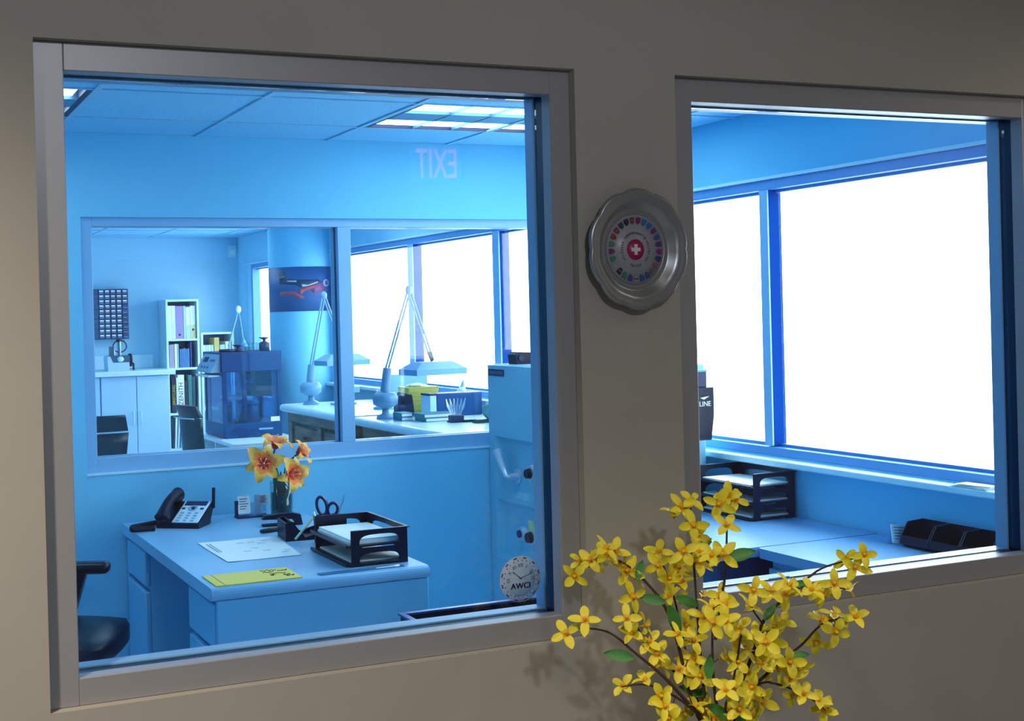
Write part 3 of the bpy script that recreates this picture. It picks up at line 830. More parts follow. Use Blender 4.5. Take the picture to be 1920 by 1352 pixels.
pen('rose pencil at the left of the pencil cup', (1.600, 4.46, DK + .006), U(588, 960, y=4.46), mat('rose_plastic', (.50, .30, .42), .4))

# ------------------------------------------------------------------ safe
SX, SY0, SZ = 2.787, 4.52, 1.352
t = thing('safe', 'tall grey-green steel safe with two recessed doors against the back wall', 'safe', ((SX + 3.40) / 2, (SY0 + 5.385) / 2, 0))
def rec(y0, y1, z0, z1): return [(y0, z0), (y1, z0), (y1, z1), (y0, z1)]
bodym = MB().box((SX + .03, SY0, .03), (3.40, 5.385, SZ), bev=.006)
part('body', bodym, SAFEM, t, True)
part('plinth', MB().box((SX + .06, SY0 + .03, 0), (3.38, 5.36, .03)), BLACK, t, True)
# front skin on the -x face with two recessed door panels
HO = [(4.60, 5.325, .740, 1.012), (4.60, 5.325, .435, .715)]
part('face', wall_cells(MB(), 'x', SX, SX + .03, SY0 + .004, 5.381, .034, SZ - .004, HO), SAFEM, t, True)
for i, h in enumerate(HO):
    y0, y1, z0, z1 = h; dpt = .024; e = .035
    o = [(SX, y0, z0), (SX, y1, z0), (SX, y1, z1), (SX, y0, z1)]
    q = [(SX + dpt, y0 + e, z0 + e * .7), (SX + dpt, y1 - e, z0 + e * .7), (SX + dpt, y1 - e, z1 - e * .7), (SX + dpt, y0 + e, z1 - e * .7)]
    m = MB().add(o + q, [(4, 5, 6, 7), (0, 1, 5, 4), (1, 2, 6, 5), (2, 3, 7, 6), (3, 0, 4, 7)])
    dr = part('door_panel', m, SAFEM, t, True, label='recessed upper door' if i == 0 else 'recessed lower door')
    X0 = SX + dpt
    if i == 0:
        lv = part('lever_handle', MB().cyl((X0, 5.145, .835), (X0 - .05, 5.145, .835), .018, n=16).tube([(X0 - .045, 5.13, .832), (X0 - .05, 5.165, .835), (X0 - .055, 5.20, .880), (X0 - .06, 5.235, .955)], [.012, .014, .020, .024], 10), SATIN, dr, True, 'bright chrome lever')
        part('handle_rose', MB().cyl((X0, 5.145, .835), (X0 - .008, 5.145, .835), .035, n=20), SATIN, dr, True)
        part('combination_dial', MB().cyl((X0, 4.985, .868), (X0 - .03, 4.985, .868), .042, .036, n=24), SATIN, dr, True)
        part('dial_knob', MB().cyl((X0 - .03, 4.985, .868), (X0 - .05, 4.985, .868), .024, .020, n=18), BLACK, dr, True)
    else:
        part('key_lock', MB().cyl((X0, 5.10, .578), (X0 - .025, 5.10, .578), .036, .030, n=22), SATIN, dr, True)
        part('lock_core', MB().cyl((X0 - .025, 5.10, .578), (X0 - .032, 5.10, .578), .018, n=16), mat('dark_violet_core', (.05, .02, .10), .4), dr, True)
        part('combination_dial', MB().cyl((X0, 4.985, .580), (X0 - .032, 4.985, .580), .045, .038, n=24), SATIN, dr, True)
        part('dial_knob', MB().cyl((X0 - .032, 4.985, .580), (X0 - .052, 4.985, .580), .026, .022, n=18), BLACK, dr, True)
        part('sticky_note', MB().box((X0 - .034, 4.955, .608), (X0 - .031, 5.00, .655)), mat('pale_yellow_note', (.62, .72, .28), .7), dr, True)
pl = part('name_plate', MB().box((SX - .003, 5.215, 1.298), (SX, 5.366, 1.330)), DARKN, t, True, 'small dark name plate')
for k in range(8):
    part('embossed_mark', MB().box((SX - .004, 5.352 - k * .0165, 1.307), (SX - .003, 5.352 - k * .0165 - .009, 1.322)), mat('dull_pewter_print', (.10, .16, .30), .5), pl, True)
t = thing('small_black_box', 'small black box on the far corner of the safe', 'box', (2.90, 5.26, SZ))
part('case', MB().prism([(-.04, 0), (.05, 0), (.035, .055), (-.03, .058), (-.045, .045)], -.04, .04, 'y'), BLACK, t)
part('lens', MB().cyl((-.02, -.04, .03), (-.02, -.048, .03), .014, n=14), DARKN, t)
t = thing('flat_tray', 'flat blue tray lying on top of the safe', 'tray', (3.09, 5.06, SZ))
part('tray_floor', MB().box((-.12, -.18, 0), (.14, .18, .006)), ALUX, t)
part('tray_rim', MB().box((-.12, -.18, .006), (-.114, .18, .016)).box((.134, -.18, .006), (.14, .18, .016)).box((-.114, -.18, .006), (.134, -.174, .016)).box((-.114, .174, .006), (.134, .18, .03)), ALUX, t)
t = thing('peaked_cap', 'dark cap lying on the safe, peak towards the outer window', 'cap', (3.32, 4.66, SZ))
cm = MB().sphere((-.04, 0, .012), .085, (1, .95, .5), 18, 8)
cm.v = [(a, b, max(.0005, c)) for a, b, c in cm.v]
part('crown', cm, DARKN, t)
vs = []; nn = 10
for k in range(nn + 1):
    a = -PI / 2.4 + 2 * PI / 2.4 * k / nn
    vs += [(.03 + .012 * math.cos(a), .075 * math.sin(a), .018), (.05 + .085 * math.cos(a), .080 * math.sin(a), .030)]
part('peak', MB().add(vs + [(x, y, z + .004) for x, y, z in vs], [(2 * k, 2 * k + 1, 2 * k + 3, 2 * k + 2) for k in range(nn)] + [(2 * k + 22, 2 * k + 24, 2 * k + 25, 2 * k + 23) for k in range(nn)] + [(2 * k + 1, 2 * k + 23, 2 * k + 25, 2 * k + 3) for k in range(nn)], 0, True), DARKN, t)
# hanging pouch with lettering
t = thing('hanging_holder', 'black holder with white lettering hung on the end of the safe', 'holder', (3.30, SY0, 1.10))
pr = [(-.10, .155), (.082, .155), (.082, .040), (.066, -.07), (-.10, -.07)]
part('pocket', MB().prism(pr, -.085, -.001, 'y'), BLACK, t)
part('upper_flap', MB().box((-.10, -.07, .155), (.060, -.001, .225), bev=.004), DARKN, t)
part('stitched_edge', MB().box((-.10, -.071, .222), (.062, 0, .230)), ALUX, t)
mb = text_mb('LINE', .030, .001, Matrix.Translation((.035, -.0865, .085)) @ FACE_Y)
part('lettering', mb, PAPER, t)
part('logo_stroke', MB().prism([(.012, .112), (.058, .118), (.030, .104)], -.0865, -.085, 'y'), PAPER, t)

# ------------------------------------------------------------------ desk under the outer window
t = thing('corner_worktop', 'blue worktop with a rounded corner below the outer window, letter tray on it', 'worktop', (3.1, 4.05, 0))
def rrect(x0, x1, y0, y1, r, corners):
    pts = []
    for (cx, cy, a0, nm) in ((x0, y0, PI, 'a'), (x1, y0, 1.5 * PI, 'b'), (x1, y1, 0, 'c'), (x0, y1, .5 * PI, 'd')):
        if nm in corners:
            ox = cx + (r if nm in 'ad' else -r); oy = cy + (r if nm in 'ab' else -r)
            for k in range(7): pts.append((ox + r * math.cos(a0 + k * PI / 12), oy + r * math.sin(a0 + k * PI / 12)))
        else: pts.append((cx, cy))
    return pts
part('top', MB().prism(rrect(2.735, 3.488, 3.622, 4.51, .06, 'a'), DK - .035, DK, 'z'), LAMIN2, t, True)
part('end_panel', MB().box((2.80, 4.44, 0), (3.47, 4.47, DK - .035)), DESKS, t, True)
part('back_panel', MB().box((3.44, 3.66, .1), (3.46, 4.44, DK - .035)), DESKS, t, True)
part('shade_panel', MB().box((2.80, 3.66, .02), (3.44, 3.68, DK - .036)), DARKN, t, True, 'dark panel added for the shade under the worktop')  # navy panel stands in for the deep shade below the worktop
t = thing('wing_desk', 'blue desk with drawers nearest the right front window', 'desk', (3.2, 3.0, 0))
part('top', MB().prism(rrect(2.925, 3.488, 2.33, 3.612, .02, 'd'), DK - .035, DK, 'z'), LAMIN2, t, True)
part('carcass', MB().box((2.975, 2.36, .05), (3.47, 3.59, DK - .036)).box((3.0, 2.38, 0), (3.46, 3.57, .05)), DESKS, t, True)
for ya, yb in ((3.02, 3.585), (2.40, 3.00)):
    for za, zb in ((.51, .672), (.30, .495), (.07, .285)):
        part('drawer_front', MB().box((2.950, ya, za), (2.975, yb, zb), bev=.006), DESKS, t, True)
# card stand and bins
t = thing('card_stand', 'slanted stand of printed cards beside the black storage bins', 'card stand', (3.42, 3.44, DK))
part('back_wedge', MB().prism([(-.055, 0), (.045, 0), (.045, .012), (-.030, .075), (-.038, .075)], -.004, .03, 'y'), ACR, t)
part('base', MB().box((.02, -.012, 0), (.06, .03, .03)), DARKN, t)
t2 = thing('printed_card', 'pale printed card leaning in the slanted card stand', 'card', (3.405, 3.415, DK + .002))
M_ = Matrix.Rotation(.12, 4, 'Y') @ Matrix.Rotation(-.25, 4, 'X')
c = part('card_stock', MB().box((-.05, -.004, 0), (.045, 0, .066)).xf(M_), PAPER, t2)
for k in range(5): part('print', MB().box((-.040, -.0048, .014 + .010 * k), (.034 - .006 * (k % 3), -.004, .0165 + .010 * k)).xf(M_), PRINT, c)
def storage_bin(label, y0):
    t = thing('storage_bin', label, 'storage bin', (3.415, y0 + .062, DK), 0, 'row of black storage bins')
    side = [(-.055, .012), (-.048, .040), (-.018, .086), (.055, .090), (.055, .0), (-.03, .0)]
    part('side', MB().prism(side, -.062, -.058, 'y'), BLACK, t)
    part('side', MB().prism(side, .058, .062, 'y'), BLACK, t)
    part('floor_plate', MB().box((-.03, -.058, 0), (.055, .058, .004)), BLACK, t)
    part('back_wall', MB().box((.051, -.058, .004), (.055, .058, .090)), BLACK, t)
    part('front_lip', MB().prism([(-.055, .012), (-.048, .040), (-.044, .040), (-.028, .004), (-.03, 0)], -.058, .058, 'y'), BLACK, t)
storage_bin('black open storage bin next to the card stand, leftmost of three', 3.262)
storage_bin('middle one of the three black storage bins', 3.134)
storage_bin('black storage bin at the right end of the row of three', 3.006)
t = thing('plastic_tub', 'smoky blue plastic tub at the right edge of the right front window', 'tub', (3.395, 2.915, DK))
part('wall', MB().lathe([(.0005, .001), (.048, .001), (.052, .12), (.050, .12), (.046, .004), (.0005, .004)], n=26), glass('smoky_blue_plastic', tint=(.25, .5, .7), f0=.06, opacity=.55, body=(.02, .10, .22)), t)
part('lid', MB().lathe([(.0005, .122), (.054, .122), (.054, .135), (.0005, .14)], n=26), DARKN, t)
t = thing('sill_papers', 'thin papers lying on the outer window sill at the right', 'paper', (3.455, 3.16, .97))
for k in range(3): part('sheet_block', MB().box((-.03, -.09, .0005 + k * .004), (.03, .06 - .012 * k, .0025 + k * .004)).xf(Matrix.Rotation(.08 * k, 4, 'Z')), PAPER, t)
# black open bin by the front window
t = thing('black_bin', 'open black bin standing below the front window, left of the safe', 'bin', (1.80, 3.17, 0))
bx0, bx1, by0, by1, bz = 1.47, 2.15, 2.90, 3.44, .705
part('wall_panel', MB().box((bx0, by0, .01), (bx0 + .012, by1, bz)), BLACK, t, True)
part('wall_panel', MB().box((bx1 - .012, by0, .01), (bx1, by1, bz)), BLACK, t, True)
part('wall_panel', MB().box((bx0 + .012, by0, .01), (bx1 - .012, by0 + .012, bz)), BLACK, t, True)
part('wall_panel', MB().box((bx0 + .012, by1 - .012, .01), (bx1 - .012, by1, bz)), BLACK, t, True)
part('bottom', MB().box((bx0, by0, 0), (bx1, by1, .01)), BLACK, t, True)
part('rim', MB().box((bx0 - .006, by0 - .006, bz), (bx0 + .012, by1 + .006, bz + .006)).box((bx1 - .012, by0 - .006, bz), (bx1 + .006, by1 + .006, bz + .006)).box((bx0 + .012, by0 - .006, bz), (bx1 - .012, by0 + .012, bz + .006)).box((bx0 + .012, by1 - .012, bz), (bx1 - .012, by1 + .006, bz + .006)), mat('navy_rim', (.04, .10, .30), .3), t, True)

# ================================================================== WORKSHOP
# ------------------------------------------------------------------ round column and poster
CCX, CCY, CR = 3.345, 9.66, .28
col_m = MB().lathe([(CR, 0), (CR, CEIL)], (CCX, CCY, 0), 56, caps=False)
tag(link('wall_column', col_m.mesh('wall_column', BLUEW)), 'round pale column in the workshop by the outer windows', kind='structure')
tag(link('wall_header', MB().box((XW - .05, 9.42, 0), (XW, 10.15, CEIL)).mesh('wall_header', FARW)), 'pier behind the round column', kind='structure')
def on_col(u, z, off=.003):
    """u: -1..1 across the face seen from the front"""
    base = math.atan2(-CCY, -CCX)          # towards the viewer
    a = base + u * PI * .47
    return (CCX + (CR + off) * math.cos(a), CCY + (CR + off) * math.sin(a), z)
def col_patch(poly, off, du=.04):
    """thin curved patch on the column from a polygon in (s, z), s = 0..1 as seen left to right"""
    bm = bmesh.new()
    vs = [bm.verts.new((s, z, 0)) for s, z in poly]
    bm.faces.new(vs)
    for k in range(1, 30):
        bmesh.ops.bisect_plane(bm, geom=bm.verts[:] + bm.edges[:] + bm.faces[:], plane_co=(k / 30, 0, 0), plane_no=(1, 0, 0))
    top = MB()
    bm.verts.index_update()
    def map_(s, z, o):
        u = math.asin(max(-1, min(1, (s * 2 - 1) * .985))) / (PI * .47)
        return on_col(u, z, o)
    V = [v.co.copy() for v in bm.verts]; F = [[v.index for v in f.verts] for f in bm.faces]
    E_ = [[v.index for v in e.verts] for e in bm.edges if len(e.link_faces) == 1]
    n = len(V)
    top.add([map_(v.x, v.y, off) for v in V] + [map_(v.x, v.y, off - .0012) for v in V], F + [[i + n for i in f][::-1] for f in F] + [(a, b, b + n, a + n) for a, b in E_], 0, True)
    bm.free()
    return top
pz0, pz1 = 1.648, 2.000
t = thing('diver_poster', 'dark blue poster of a swimming diver wrapped round the workshop column', 'poster', (CCX, CCY - CR, pz0))
part('paper', col_patch([(.0, pz0), (.97, pz0), (.97, pz1), (.0, pz1)], .003), mat('poster_deep_blue', (.008, .070, .27), .5, noise=.35, scale=3), t, True)
def pp(pts): return [((x - 100) / 1480 * .97, pz1 - (y - 160) / 970 * (pz1 - pz0)) for x, y in pts]
inkk = mat('poster_black', (.008, .02, .07), .5); inkr = mat('poster_red', (.36, .035, .06), .5); inkw = mat('poster_white', (.42, .60, .80), .5); inkp = mat('poster_plum', (.22, .05, .17), .5)
part('print', col_patch(pp([(340, 260), (460, 250), (500, 400), (740, 440), (1180, 440), (1290, 500), (1180, 560), (860, 640), (700, 560), (430, 530), (350, 520)]), .0045), inkk, t, True)
part('print', col_patch(pp([(800, 600), (1240, 520), (1330, 620), (1300, 720), (1080, 740), (1000, 640), (880, 680)]), .0055), inkp, t, True)
part('print', col_patch(pp([(340, 720), (420, 690), (660, 700), (830, 790), (880, 840), (780, 860), (640, 790), (500, 770), (360, 800)]), .0045), inkr, t, True)
part('print', col_patch(pp([(760, 640), (1100, 560), (1120, 620), (900, 690), (800, 780)]), .0065), inkr, t, True)
part('print', col_patch(pp([(510, 455), (720, 460), (710, 490), (520, 480)]), .0055), inkw, t, True)
part('print', col_patch(pp([(820, 540), (960, 560), (1170, 490), (1180, 510), (1000, 570), (840, 600)]), .0075), inkw, t, True)
part('print', col_patch(pp([(350, 380), (470, 350), (480, 375), (360, 405)]), .0055), mat('poster_olive', (.20, .30, .16), .5), t, True)
ringp = [(1355 + 62 * math.cos(a), 520 + 82 * math.sin(a)) for a in [2 * PI * k / 14 for k in range(14)]]
part('print', col_patch(pp(ringp), .0065), inkw, t, True)
ringp = [(1355 + 36 * math.cos(a), 520 + 50 * math.sin(a)) for a in [2 * PI * k / 12 for k in range(12)]]
part('print', col_patch(pp(ringp), .0078), inkp, t, True)

# ------------------------------------------------------------------ far wall: parts cabinet, counter, press
CAB = mat('parts_cabinet_blue', (.030, .10, .24), .45)
DRW = mat('parts_drawer_smoke', (.020, .075, .20), .25)
x0, x1, z0, z1, yf = 2.028, 2.372, 1.437, 1.914, 11.93
t = thing('parts_cabinet', 'dark wall cabinet of many small labelled drawers', 'drawer cabinet', ((x0 + x1) / 2, 12.075, z0))
part('case', MB().box((x0, yf + .006, z0), (x1, 12.075, z1)), CAB, t, True)
cw, rh = (x1 - x0 - .012) / 6, (z1 - z0 - .012) / 10
dm = MB().box((-cw / 2 + .003, -.008, -rh / 2 + .003), (cw / 2 - .003, .006, rh / 2 - .003), bev=.002, seg=1).mesh('drawer', DRW)
lm_ = MB().box((-cw / 2 + .010, -.0095, .002), (cw / 2 - .010, -.008, .015)).mesh('label_card', PAPER)
hm = MB().box((-cw / 2 + .010, -.013, -.012), (cw / 2 - .010, -.008, -.006)).mesh('pull', mat('pale_blue_pull', (.20, .42, .62), .4))
for c in range(6):
    for r in range(10):
        d = link('drawer', dm, t, (x0 + .006 + cw * (c + .5) - t.location.x, yf - t.location.y, z1 - .006 - rh * (r + .5) - z0))
        if 0 < c < 5 or (c == 5 and r < 3): link('label_card', lm_, d)
        if c > 0: link('pull', hm, d)
CTZ = 1.150
t = thing('counter_top', 'long white counter top at the far left of the workshop', 'counter', (2.0, 11.75, 0))
part('slab', MB().box((.6, 11.42, CTZ - .045), (2.690, 12.07, CTZ), bev=.006), WHITE, t, True)
tag(link('trim_4', MB().box((.6, 12.05, CTZ + .0005), (2.62, 12.079, CTZ + .13), bev=.003, seg=1).mesh('trim_4', WHITE)), 'low white upstand behind the counter', kind='structure')
CABW = mat('pale_blue_cabinet_board', (.40, .67, .90), .4, noise=.03, scale=4)
def base_cab(label, xa, xb, split):
    t = thing('base_cabinet', label, 'cabinet', ((xa + xb) / 2, 11.75, 0))
    part('carcass', MB().box((xa, 11.49, .09), (xb, 12.07, CTZ - .047)).box((xa + .02, 11.55, 0), (xb - .02, 12.05, .09)), CABW, t, True)
    edges = [xa] + list(split) + [xb]
    for a, b in zip(edges, edges[1:]):
        d = part('door', MB().box((a + .003, 11.468, .10), (b - .003, 11.489, CTZ - .052), bev=.002, seg=1), CABW, t, True)
        hx = a + .035 if a > xa and len(edges) > 2 else b - .035
        part('handle', MB().tube([(hx, 11.468, .66), (hx, 11.445, .67), (hx, 11.445, .77), (hx, 11.468, .78)], .006, 6), WHITE, d, True)
base_cab('pale cabinet with two doors and bow handles under the white counter', 2.012, 2.640, (2.335,))
base_cab('pale cabinet at the left end under the white counter', 1.35, 2.006, (1.68,))
# crystal press / gauge instrument on the counter
t = thing('watch_press', 'small bench instrument with a black handwheel on the white counter', 'instrument', (2.205, 11.66, CTZ))
part('base_block', MB().prism([(-.105, 0), (.09, 0), (.09, .075), (.09, .078), (-.06, .078), (-.085, .135), (-.11, .135)], -.10, .10, 'y'), mat('pale_blue_enamel', (.48, .70, .92), .35), t)
part('deck', MB().prism([(-.084, .136), (-.062, .079), (.096, .079), (.096, .140), (-.084, .140)], -.09, .09, 'y'), mat('dark_teal_deck', (.03, .12, .20), .3), t)
part('chuck', MB().sphere((.01, -.092, .108), .026, (1.2, .5, 1), 12, 8), WHITE, t)
for dx, hh in ((-.035, .20), (.02, .27)):
    part('column', MB().cyl((dx, 0, .14), (dx, 0, hh), .018, n=14), mat('dull_steel', (.25, .38, .50), .3, .7), t)
part('cap', MB().cyl((.012, 0, .265), (.012, 0, .292), .022, n=14), BLACK, t)
part('hose', ring((.022, -.01, .225), .062, .055, 0, .005), BLACK, t)
part('side_post', MB().box((-.075, -.02, .14), (-.035, .02, .225)), mat('dark_teal_deck', (.03, .12, .20), .3), t)
wh = part('handwheel', MB().lathe([(.0005, .100), (.055, .100), (.060, .108), (.060, .128), (.0005, .136)], (0, 0, .095), 22, axis='x'), BLACK, t)
part('crank', MB().tube([(.130, 0, .07), (.145, -.01, .06), (.145, -.01, .0)], .010, 8), BLACK, wh)

# ------------------------------------------------------------------ bookcases and books
def bookcase(label, x0, x1, y0, y1, ztop, shelves, panel=True):
    t = thing('bookcase', label, 'bookcase', ((x0 + x1) / 2, (y0 + y1) / 2, 0))
    th = .02
    part('side', MB().box((x0, y0, 0), (x0 + th, y1, ztop)), WHITE, t, True)
    part('side', MB().box((x1 - th, y0, 0), (x1, y1, ztop)), WHITE, t, True)
    part('top', MB().box((x0 + th, y0, ztop - th), (x1 - th, y1, ztop)), WHITE, t, True)
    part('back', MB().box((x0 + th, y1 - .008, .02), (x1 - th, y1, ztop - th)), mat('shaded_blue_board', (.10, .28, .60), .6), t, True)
    for z in shelves:
        part('shelf', MB().box((x0 + th, y0 + .004, z - th), (x1 - th, y1 - .008, z)), WHITE, t, True)
    return t
bookcase('tall narrow white bookcase of binders at the far wall', 2.690, 3.010, 11.76, 12.075, 1.800, (1.425, 1.150, .72, .385, .06))
bookcase('low white bookcase beside the tall one, behind the cleaning machine', 3.030, 3.355, 11.78, 12.075, 1.478, (1.10, .75, .40, .06))
COLS = {}
def bc(name, c): return mat(name, c, .55)
def book(name, label, x, w, h, z, col, y0=11.785, depth=.21, lean=0.0, group=None, text=None, tcol=None, tsize=.05, dots=None, cat='book', bottom=None):
    t = thing(name, label, cat, (x + w / 2, y0 + depth / 2, z + w * math.sin(abs(lean)) + .0005), 0, group)
    mtx = Matrix.Translation((-w / 2, 0, 0)) @ Matrix.Rotation(lean, 4, 'Y') @ Matrix.Translation((w / 2, 0, 0)) if lean >= 0 else Matrix.Translation((w / 2, 0, 0)) @ Matrix.Rotation(lean, 4, 'Y') @ Matrix.Translation((-w / 2, 0, 0))
    c = part('cover', MB().box((-w / 2, -depth / 2, 0), (-w / 2 + .003, depth / 2, h)).box((w / 2 - .003, -depth / 2, 0), (w / 2, depth / 2, h)).box((-w / 2 + .003, -depth / 2, 0), (w / 2 - .003, -depth / 2 + .003, h)).xf(mtx), col, t)
    part('pages', MB().box((-w / 2 + .003, -depth / 2 + .004, .003), (w / 2 - .003, depth / 2 - .004, h - .004)).xf(mtx), PAPER, t)
    if bottom is not None: part('spine_band', MB().box((-w / 2 + .001, -depth / 2 - .001, 0), (w / 2 - .001, -depth / 2, h * .42)).xf(mtx), bottom, c)
    if text:
        tm = text_mb(text, tsize, .001, mtx @ Matrix.Translation((0, -depth / 2 - .001, h * .5)) @ FACE_Y @ Matrix.Rotation(PI / 2, 4, 'Z'))
        part('lettering', tm, tcol or INK, c)
    if dots: part('spine_hole', MB().lathe([(.0005, -.0012), (.011, -.0012), (.011, .0)], (0, -depth / 2, h * dots), 12, axis='y').xf(mtx), INK, c)
    return t
zt = 1.4255
WB = bc('white_binder', (.78, .90, .97)); VI = bc('violet_binder', (.33, .26, .66)); PB = bc('pale_blue_binder', (.45, .72, .92)); CR_ = bc('cream_spine', (.62, .66, .38))
def spine_lines(t, w, h, depth, n):
    for k in range(n):
        part('print', MB().box((-w * .3 + k * w * .3, -depth / 2 - .0012, h * .08), (-w * .3 + k * w * .3 + .003, -depth / 2, h * (.45 + .1 * (k % 2)))), FAINT, t)
t = book('binder', 'white binder at the left end of the top shelf', 2.714, .036, .315, zt, WB, cat='binder'); spine_lines(t, .036, .315, .21, 2)
t = book('binder', 'white binder left of the violet binder', 2.752, .034, .315, zt, WB, cat='binder'); spine_lines(t, .034, .315, .21, 2)
book('binder', 'violet binder in the middle of the top shelf', 2.788, .074, .310, zt, VI, cat='binder', dots=.12)
book('binder', 'slim pale blue binder right of the violet binder', 2.866, .020, .312, zt, PB, cat='binder')
book('binder', 'white binder with a pale blue lower spine', 2.888, .040, .300, zt, WB, cat='binder', bottom=PB)
book('binder', 'white binder with a cream lower spine and dark finger hole', 2.931, .050, .312, zt, WB, cat='binder', bottom=CR_, dots=.27)
z2 = 1.1505
book('book', 'mauve book at the left of the second shelf', 2.722, .045, .22, z2, bc('mauve_cover', (.34, .30, .46)))
book('book', 'white book next to the mauve one', 2.772, .022, .225, z2, WB, lean=0.0)
book('book', 'thin pale green book on the second shelf', 2.797, .014, .225, z2, bc('pale_green_cover', (.25, .52, .55)))
for k in range(5):
    book('manual', 'thin blue manual, %s from the left in the row of five' % ORD[k], 2.822 + k * .019, .016, .175 + .004 * (k % 3), z2, bc('blue_manual', (.06, .22, .50)), group='thin blue manuals on the second shelf', bottom=None)
book('book', 'dark navy folder at the right end of the second shelf', 2.925, .012, .24, z2, bc('navy_cover', (.02, .07, .26)), lean=0)
z3 = .7205
GOLD = bc('gold_print', (.50, .42, .05)); BKC = bc('black_cover', (.006, .012, .035))
book('book', 'black book with gold lettering on the third shelf', 2.735, .040, .345, z3, BKC, text='BREITLING', tcol=GOLD, tsize=.040)
book('book', 'thin white book between the black book and the thick white one', 2.780, .012, .335, z3, WB)
book('book', 'thick white book with large black lettering on the third shelf', 2.795, .060, .360, z3, WB, text='ZENITH', tcol=INK, tsize=.062, dots=.09)
book('book', 'dark brown book right of the thick white one', 2.860, .030, .30, z3, bc('dark_brown_cover', (.02, .03, .05)))
book('book', 'bright green book on the third shelf', 2.896, .034, .355, z3, bc('green_cover', (.02, .20, .20)))
book('book', 'dark green book at the right end of the third shelf', 2.934, .030, .34, z3, bc('dark_green_cover', (.015, .08, .12)))
z4 = .3855
book('book', 'dark book at the left of the lowest visible shelf', 2.722, .022, .28, z4, BKC)
book('book', 'white book leaning on the lowest visible shelf', 2.752, .016, .29, z4, WB, lean=.05)
book('book', 'pale blue book leaning on the lowest visible shelf', 2.778, .016, .28, z4, PB, lean=.06)
book('book', 'pale teal book on the lowest visible shelf', 2.806, .014, .27, z4, bc('pale_green_cover', (.25, .52, .55)), lean=.07)
zb = 1.1005
for k in range(4):
    book('book', '%s book, %s from the left in the low bookcase' % ('white' if k % 2 == 0 else 'pale blue', ORD[k]), 3.056 + k * .026, .022, .255, zb, (WB if k % 2 == 0 else PB), y0=11.80, group='pale books at the left of the low bookcase')
book('book', 'tall yellow book in the low bookcase', 3.165, .048, .325, zb, bc('yellow_cover', (.72, .58, .18)), y0=11.80)
book('binder', 'pale blue ring binder right of the yellow book', 3.220, .048, .255, zb, PB, y0=11.80, cat='binder')
book('book', 'white book at the right of the low bookcase', 3.275, .036, .285, zb, WB, y0=11.80)
book('book', 'small ochre book at the right end of the low bookcase', 3.315, .014, .235, zb, bc('ochre_cover', (.50, .42, .12)), y0=11.80)

t = thing('motion_sensor', 'small white motion sensor high in the far corner', 'sensor', (3.435, 12.08, 2.215))
part('body', MB().prism([(0, 0), (-.045, .02), (-.05, .11), (0, .13)], -.036, .036, 'x'), WHITE, t)
part('lens', MB().prism([(-.046, .025), (-.056, .035), (-.056, .07), (-.050, .08)], -.025, .025, 'x'), PAPER, t)

# ------------------------------------------------------------------ cleaning machine on its cabinet
t = thing('cube_cabinet', 'low white cabinet with open cubbies carrying the cleaning machine', 'cabinet', (2.80, 9.26, 0))
cx0, cx1, cy0, cy1, cz = 2.46, 3.04, 8.74, 9.78, .70
part('top', MB().box((cx0, cy0, cz - .025), (cx1, cy1, cz), bev=.003, seg=1), WHITE, t, True)
part('front_panel', MB().box((cx0 + .01, cy0, 0), (cx1, cy0 + .02, cz - .025)), WHITE, t, True)
part('rear_panel', MB().box((cx0 + .01, cy1 - .02, 0), (cx1, cy1, cz - .025)), WHITE, t, True)
part('divider', MB().box((cx0 + .01, (cy0 + cy1) / 2 - .01, .03), (cx1 - .02, (cy0 + cy1) / 2 + .01, cz - .025)), WHITE, t, True)
part('shelf', MB().box((cx0 + .01, cy0 + .02, .34), (cx1 - .02, cy1 - .02, .36)), WHITE, t, True)
part('bottom', MB().box((cx0 + .01, cy0 + .02, .01), (cx1 - .02, cy1 - .02, .03)), WHITE, t, True)
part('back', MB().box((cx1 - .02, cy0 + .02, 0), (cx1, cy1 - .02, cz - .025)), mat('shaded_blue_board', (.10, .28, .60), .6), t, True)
t = thing('small_jar', 'small jar with a white lid inside the cubby of the low cabinet', 'jar', (2.60, 9.52, .36))
part('body', MB().lathe([(.0005, 0), (.05, 0), (.05, .09), (.0005, .09)], n=18), DARKN, t)
part('lid', MB().lathe([(.0005, .09), (.052, .09), (.052, .13), (.0005, .13)], n=18), WHITE, t)

MDK = mat('machine_deep_blue', (.004, .060, .21), .4, spec=0.2)
MGL = glass('machine_tinted_acrylic', tint=(.62, .82, .96), f0=.05, opacity=.07, body=(.03, .15, .35))
t = thing('cleaning_machine', 'large dark blue cleaning machine with clear tinted chamber and tilted control panel', 'machine', (2.75, 9.42, cz))
mx0, mx1, my0, my1 = -.235, .225, -.255, .27     # local footprint
part('base', MB().box((mx0, my0, 0), (mx1, my1, .11), bev=.006), MDK, t)
part('top_hood', MB().box((mx0 - .01, my0 - .01, .50), (mx1 + .01, my1 + .01, .65), bev=.006), MDK, t)
for a, b in ((mx0, my0), (mx1 - .03, my0), (mx0, my1 - .03), (mx1 - .03, my1 - .03)):
    part('corner_post', MB().box((a, b, .11), (a + .03, b + .03, .50)), MDK, t)
part('centre_post', MB().cyl((-.06, my0 + .03, .11), (-.06, my0 + .03, .51), .018, n=12), MDK, t)
part('window_pane', MB().box((mx1 - .008, my0 + .03, .11), (mx1 - .004, my1 - .03, .50)), MGL, t)
part('window_pane', MB().box((mx0 + .03, my1 - .008, .11), (mx1 - .03, my1 - .004, .50)), MGL, t)
part('window_pane', MB().box((mx0 + .03, my0 + .004, .11), (mx1 - .03, my0 + .008, .50)), MGL, t)
part('window_pane', MB().box((mx0 + .004, my0 + .03, .11), (mx0 + .008, my1 - .03, .50)), MGL, t)
part('motor_box', MB().box((.06, -.12, .30), (.19, .12, .50)), BLACKM, t)
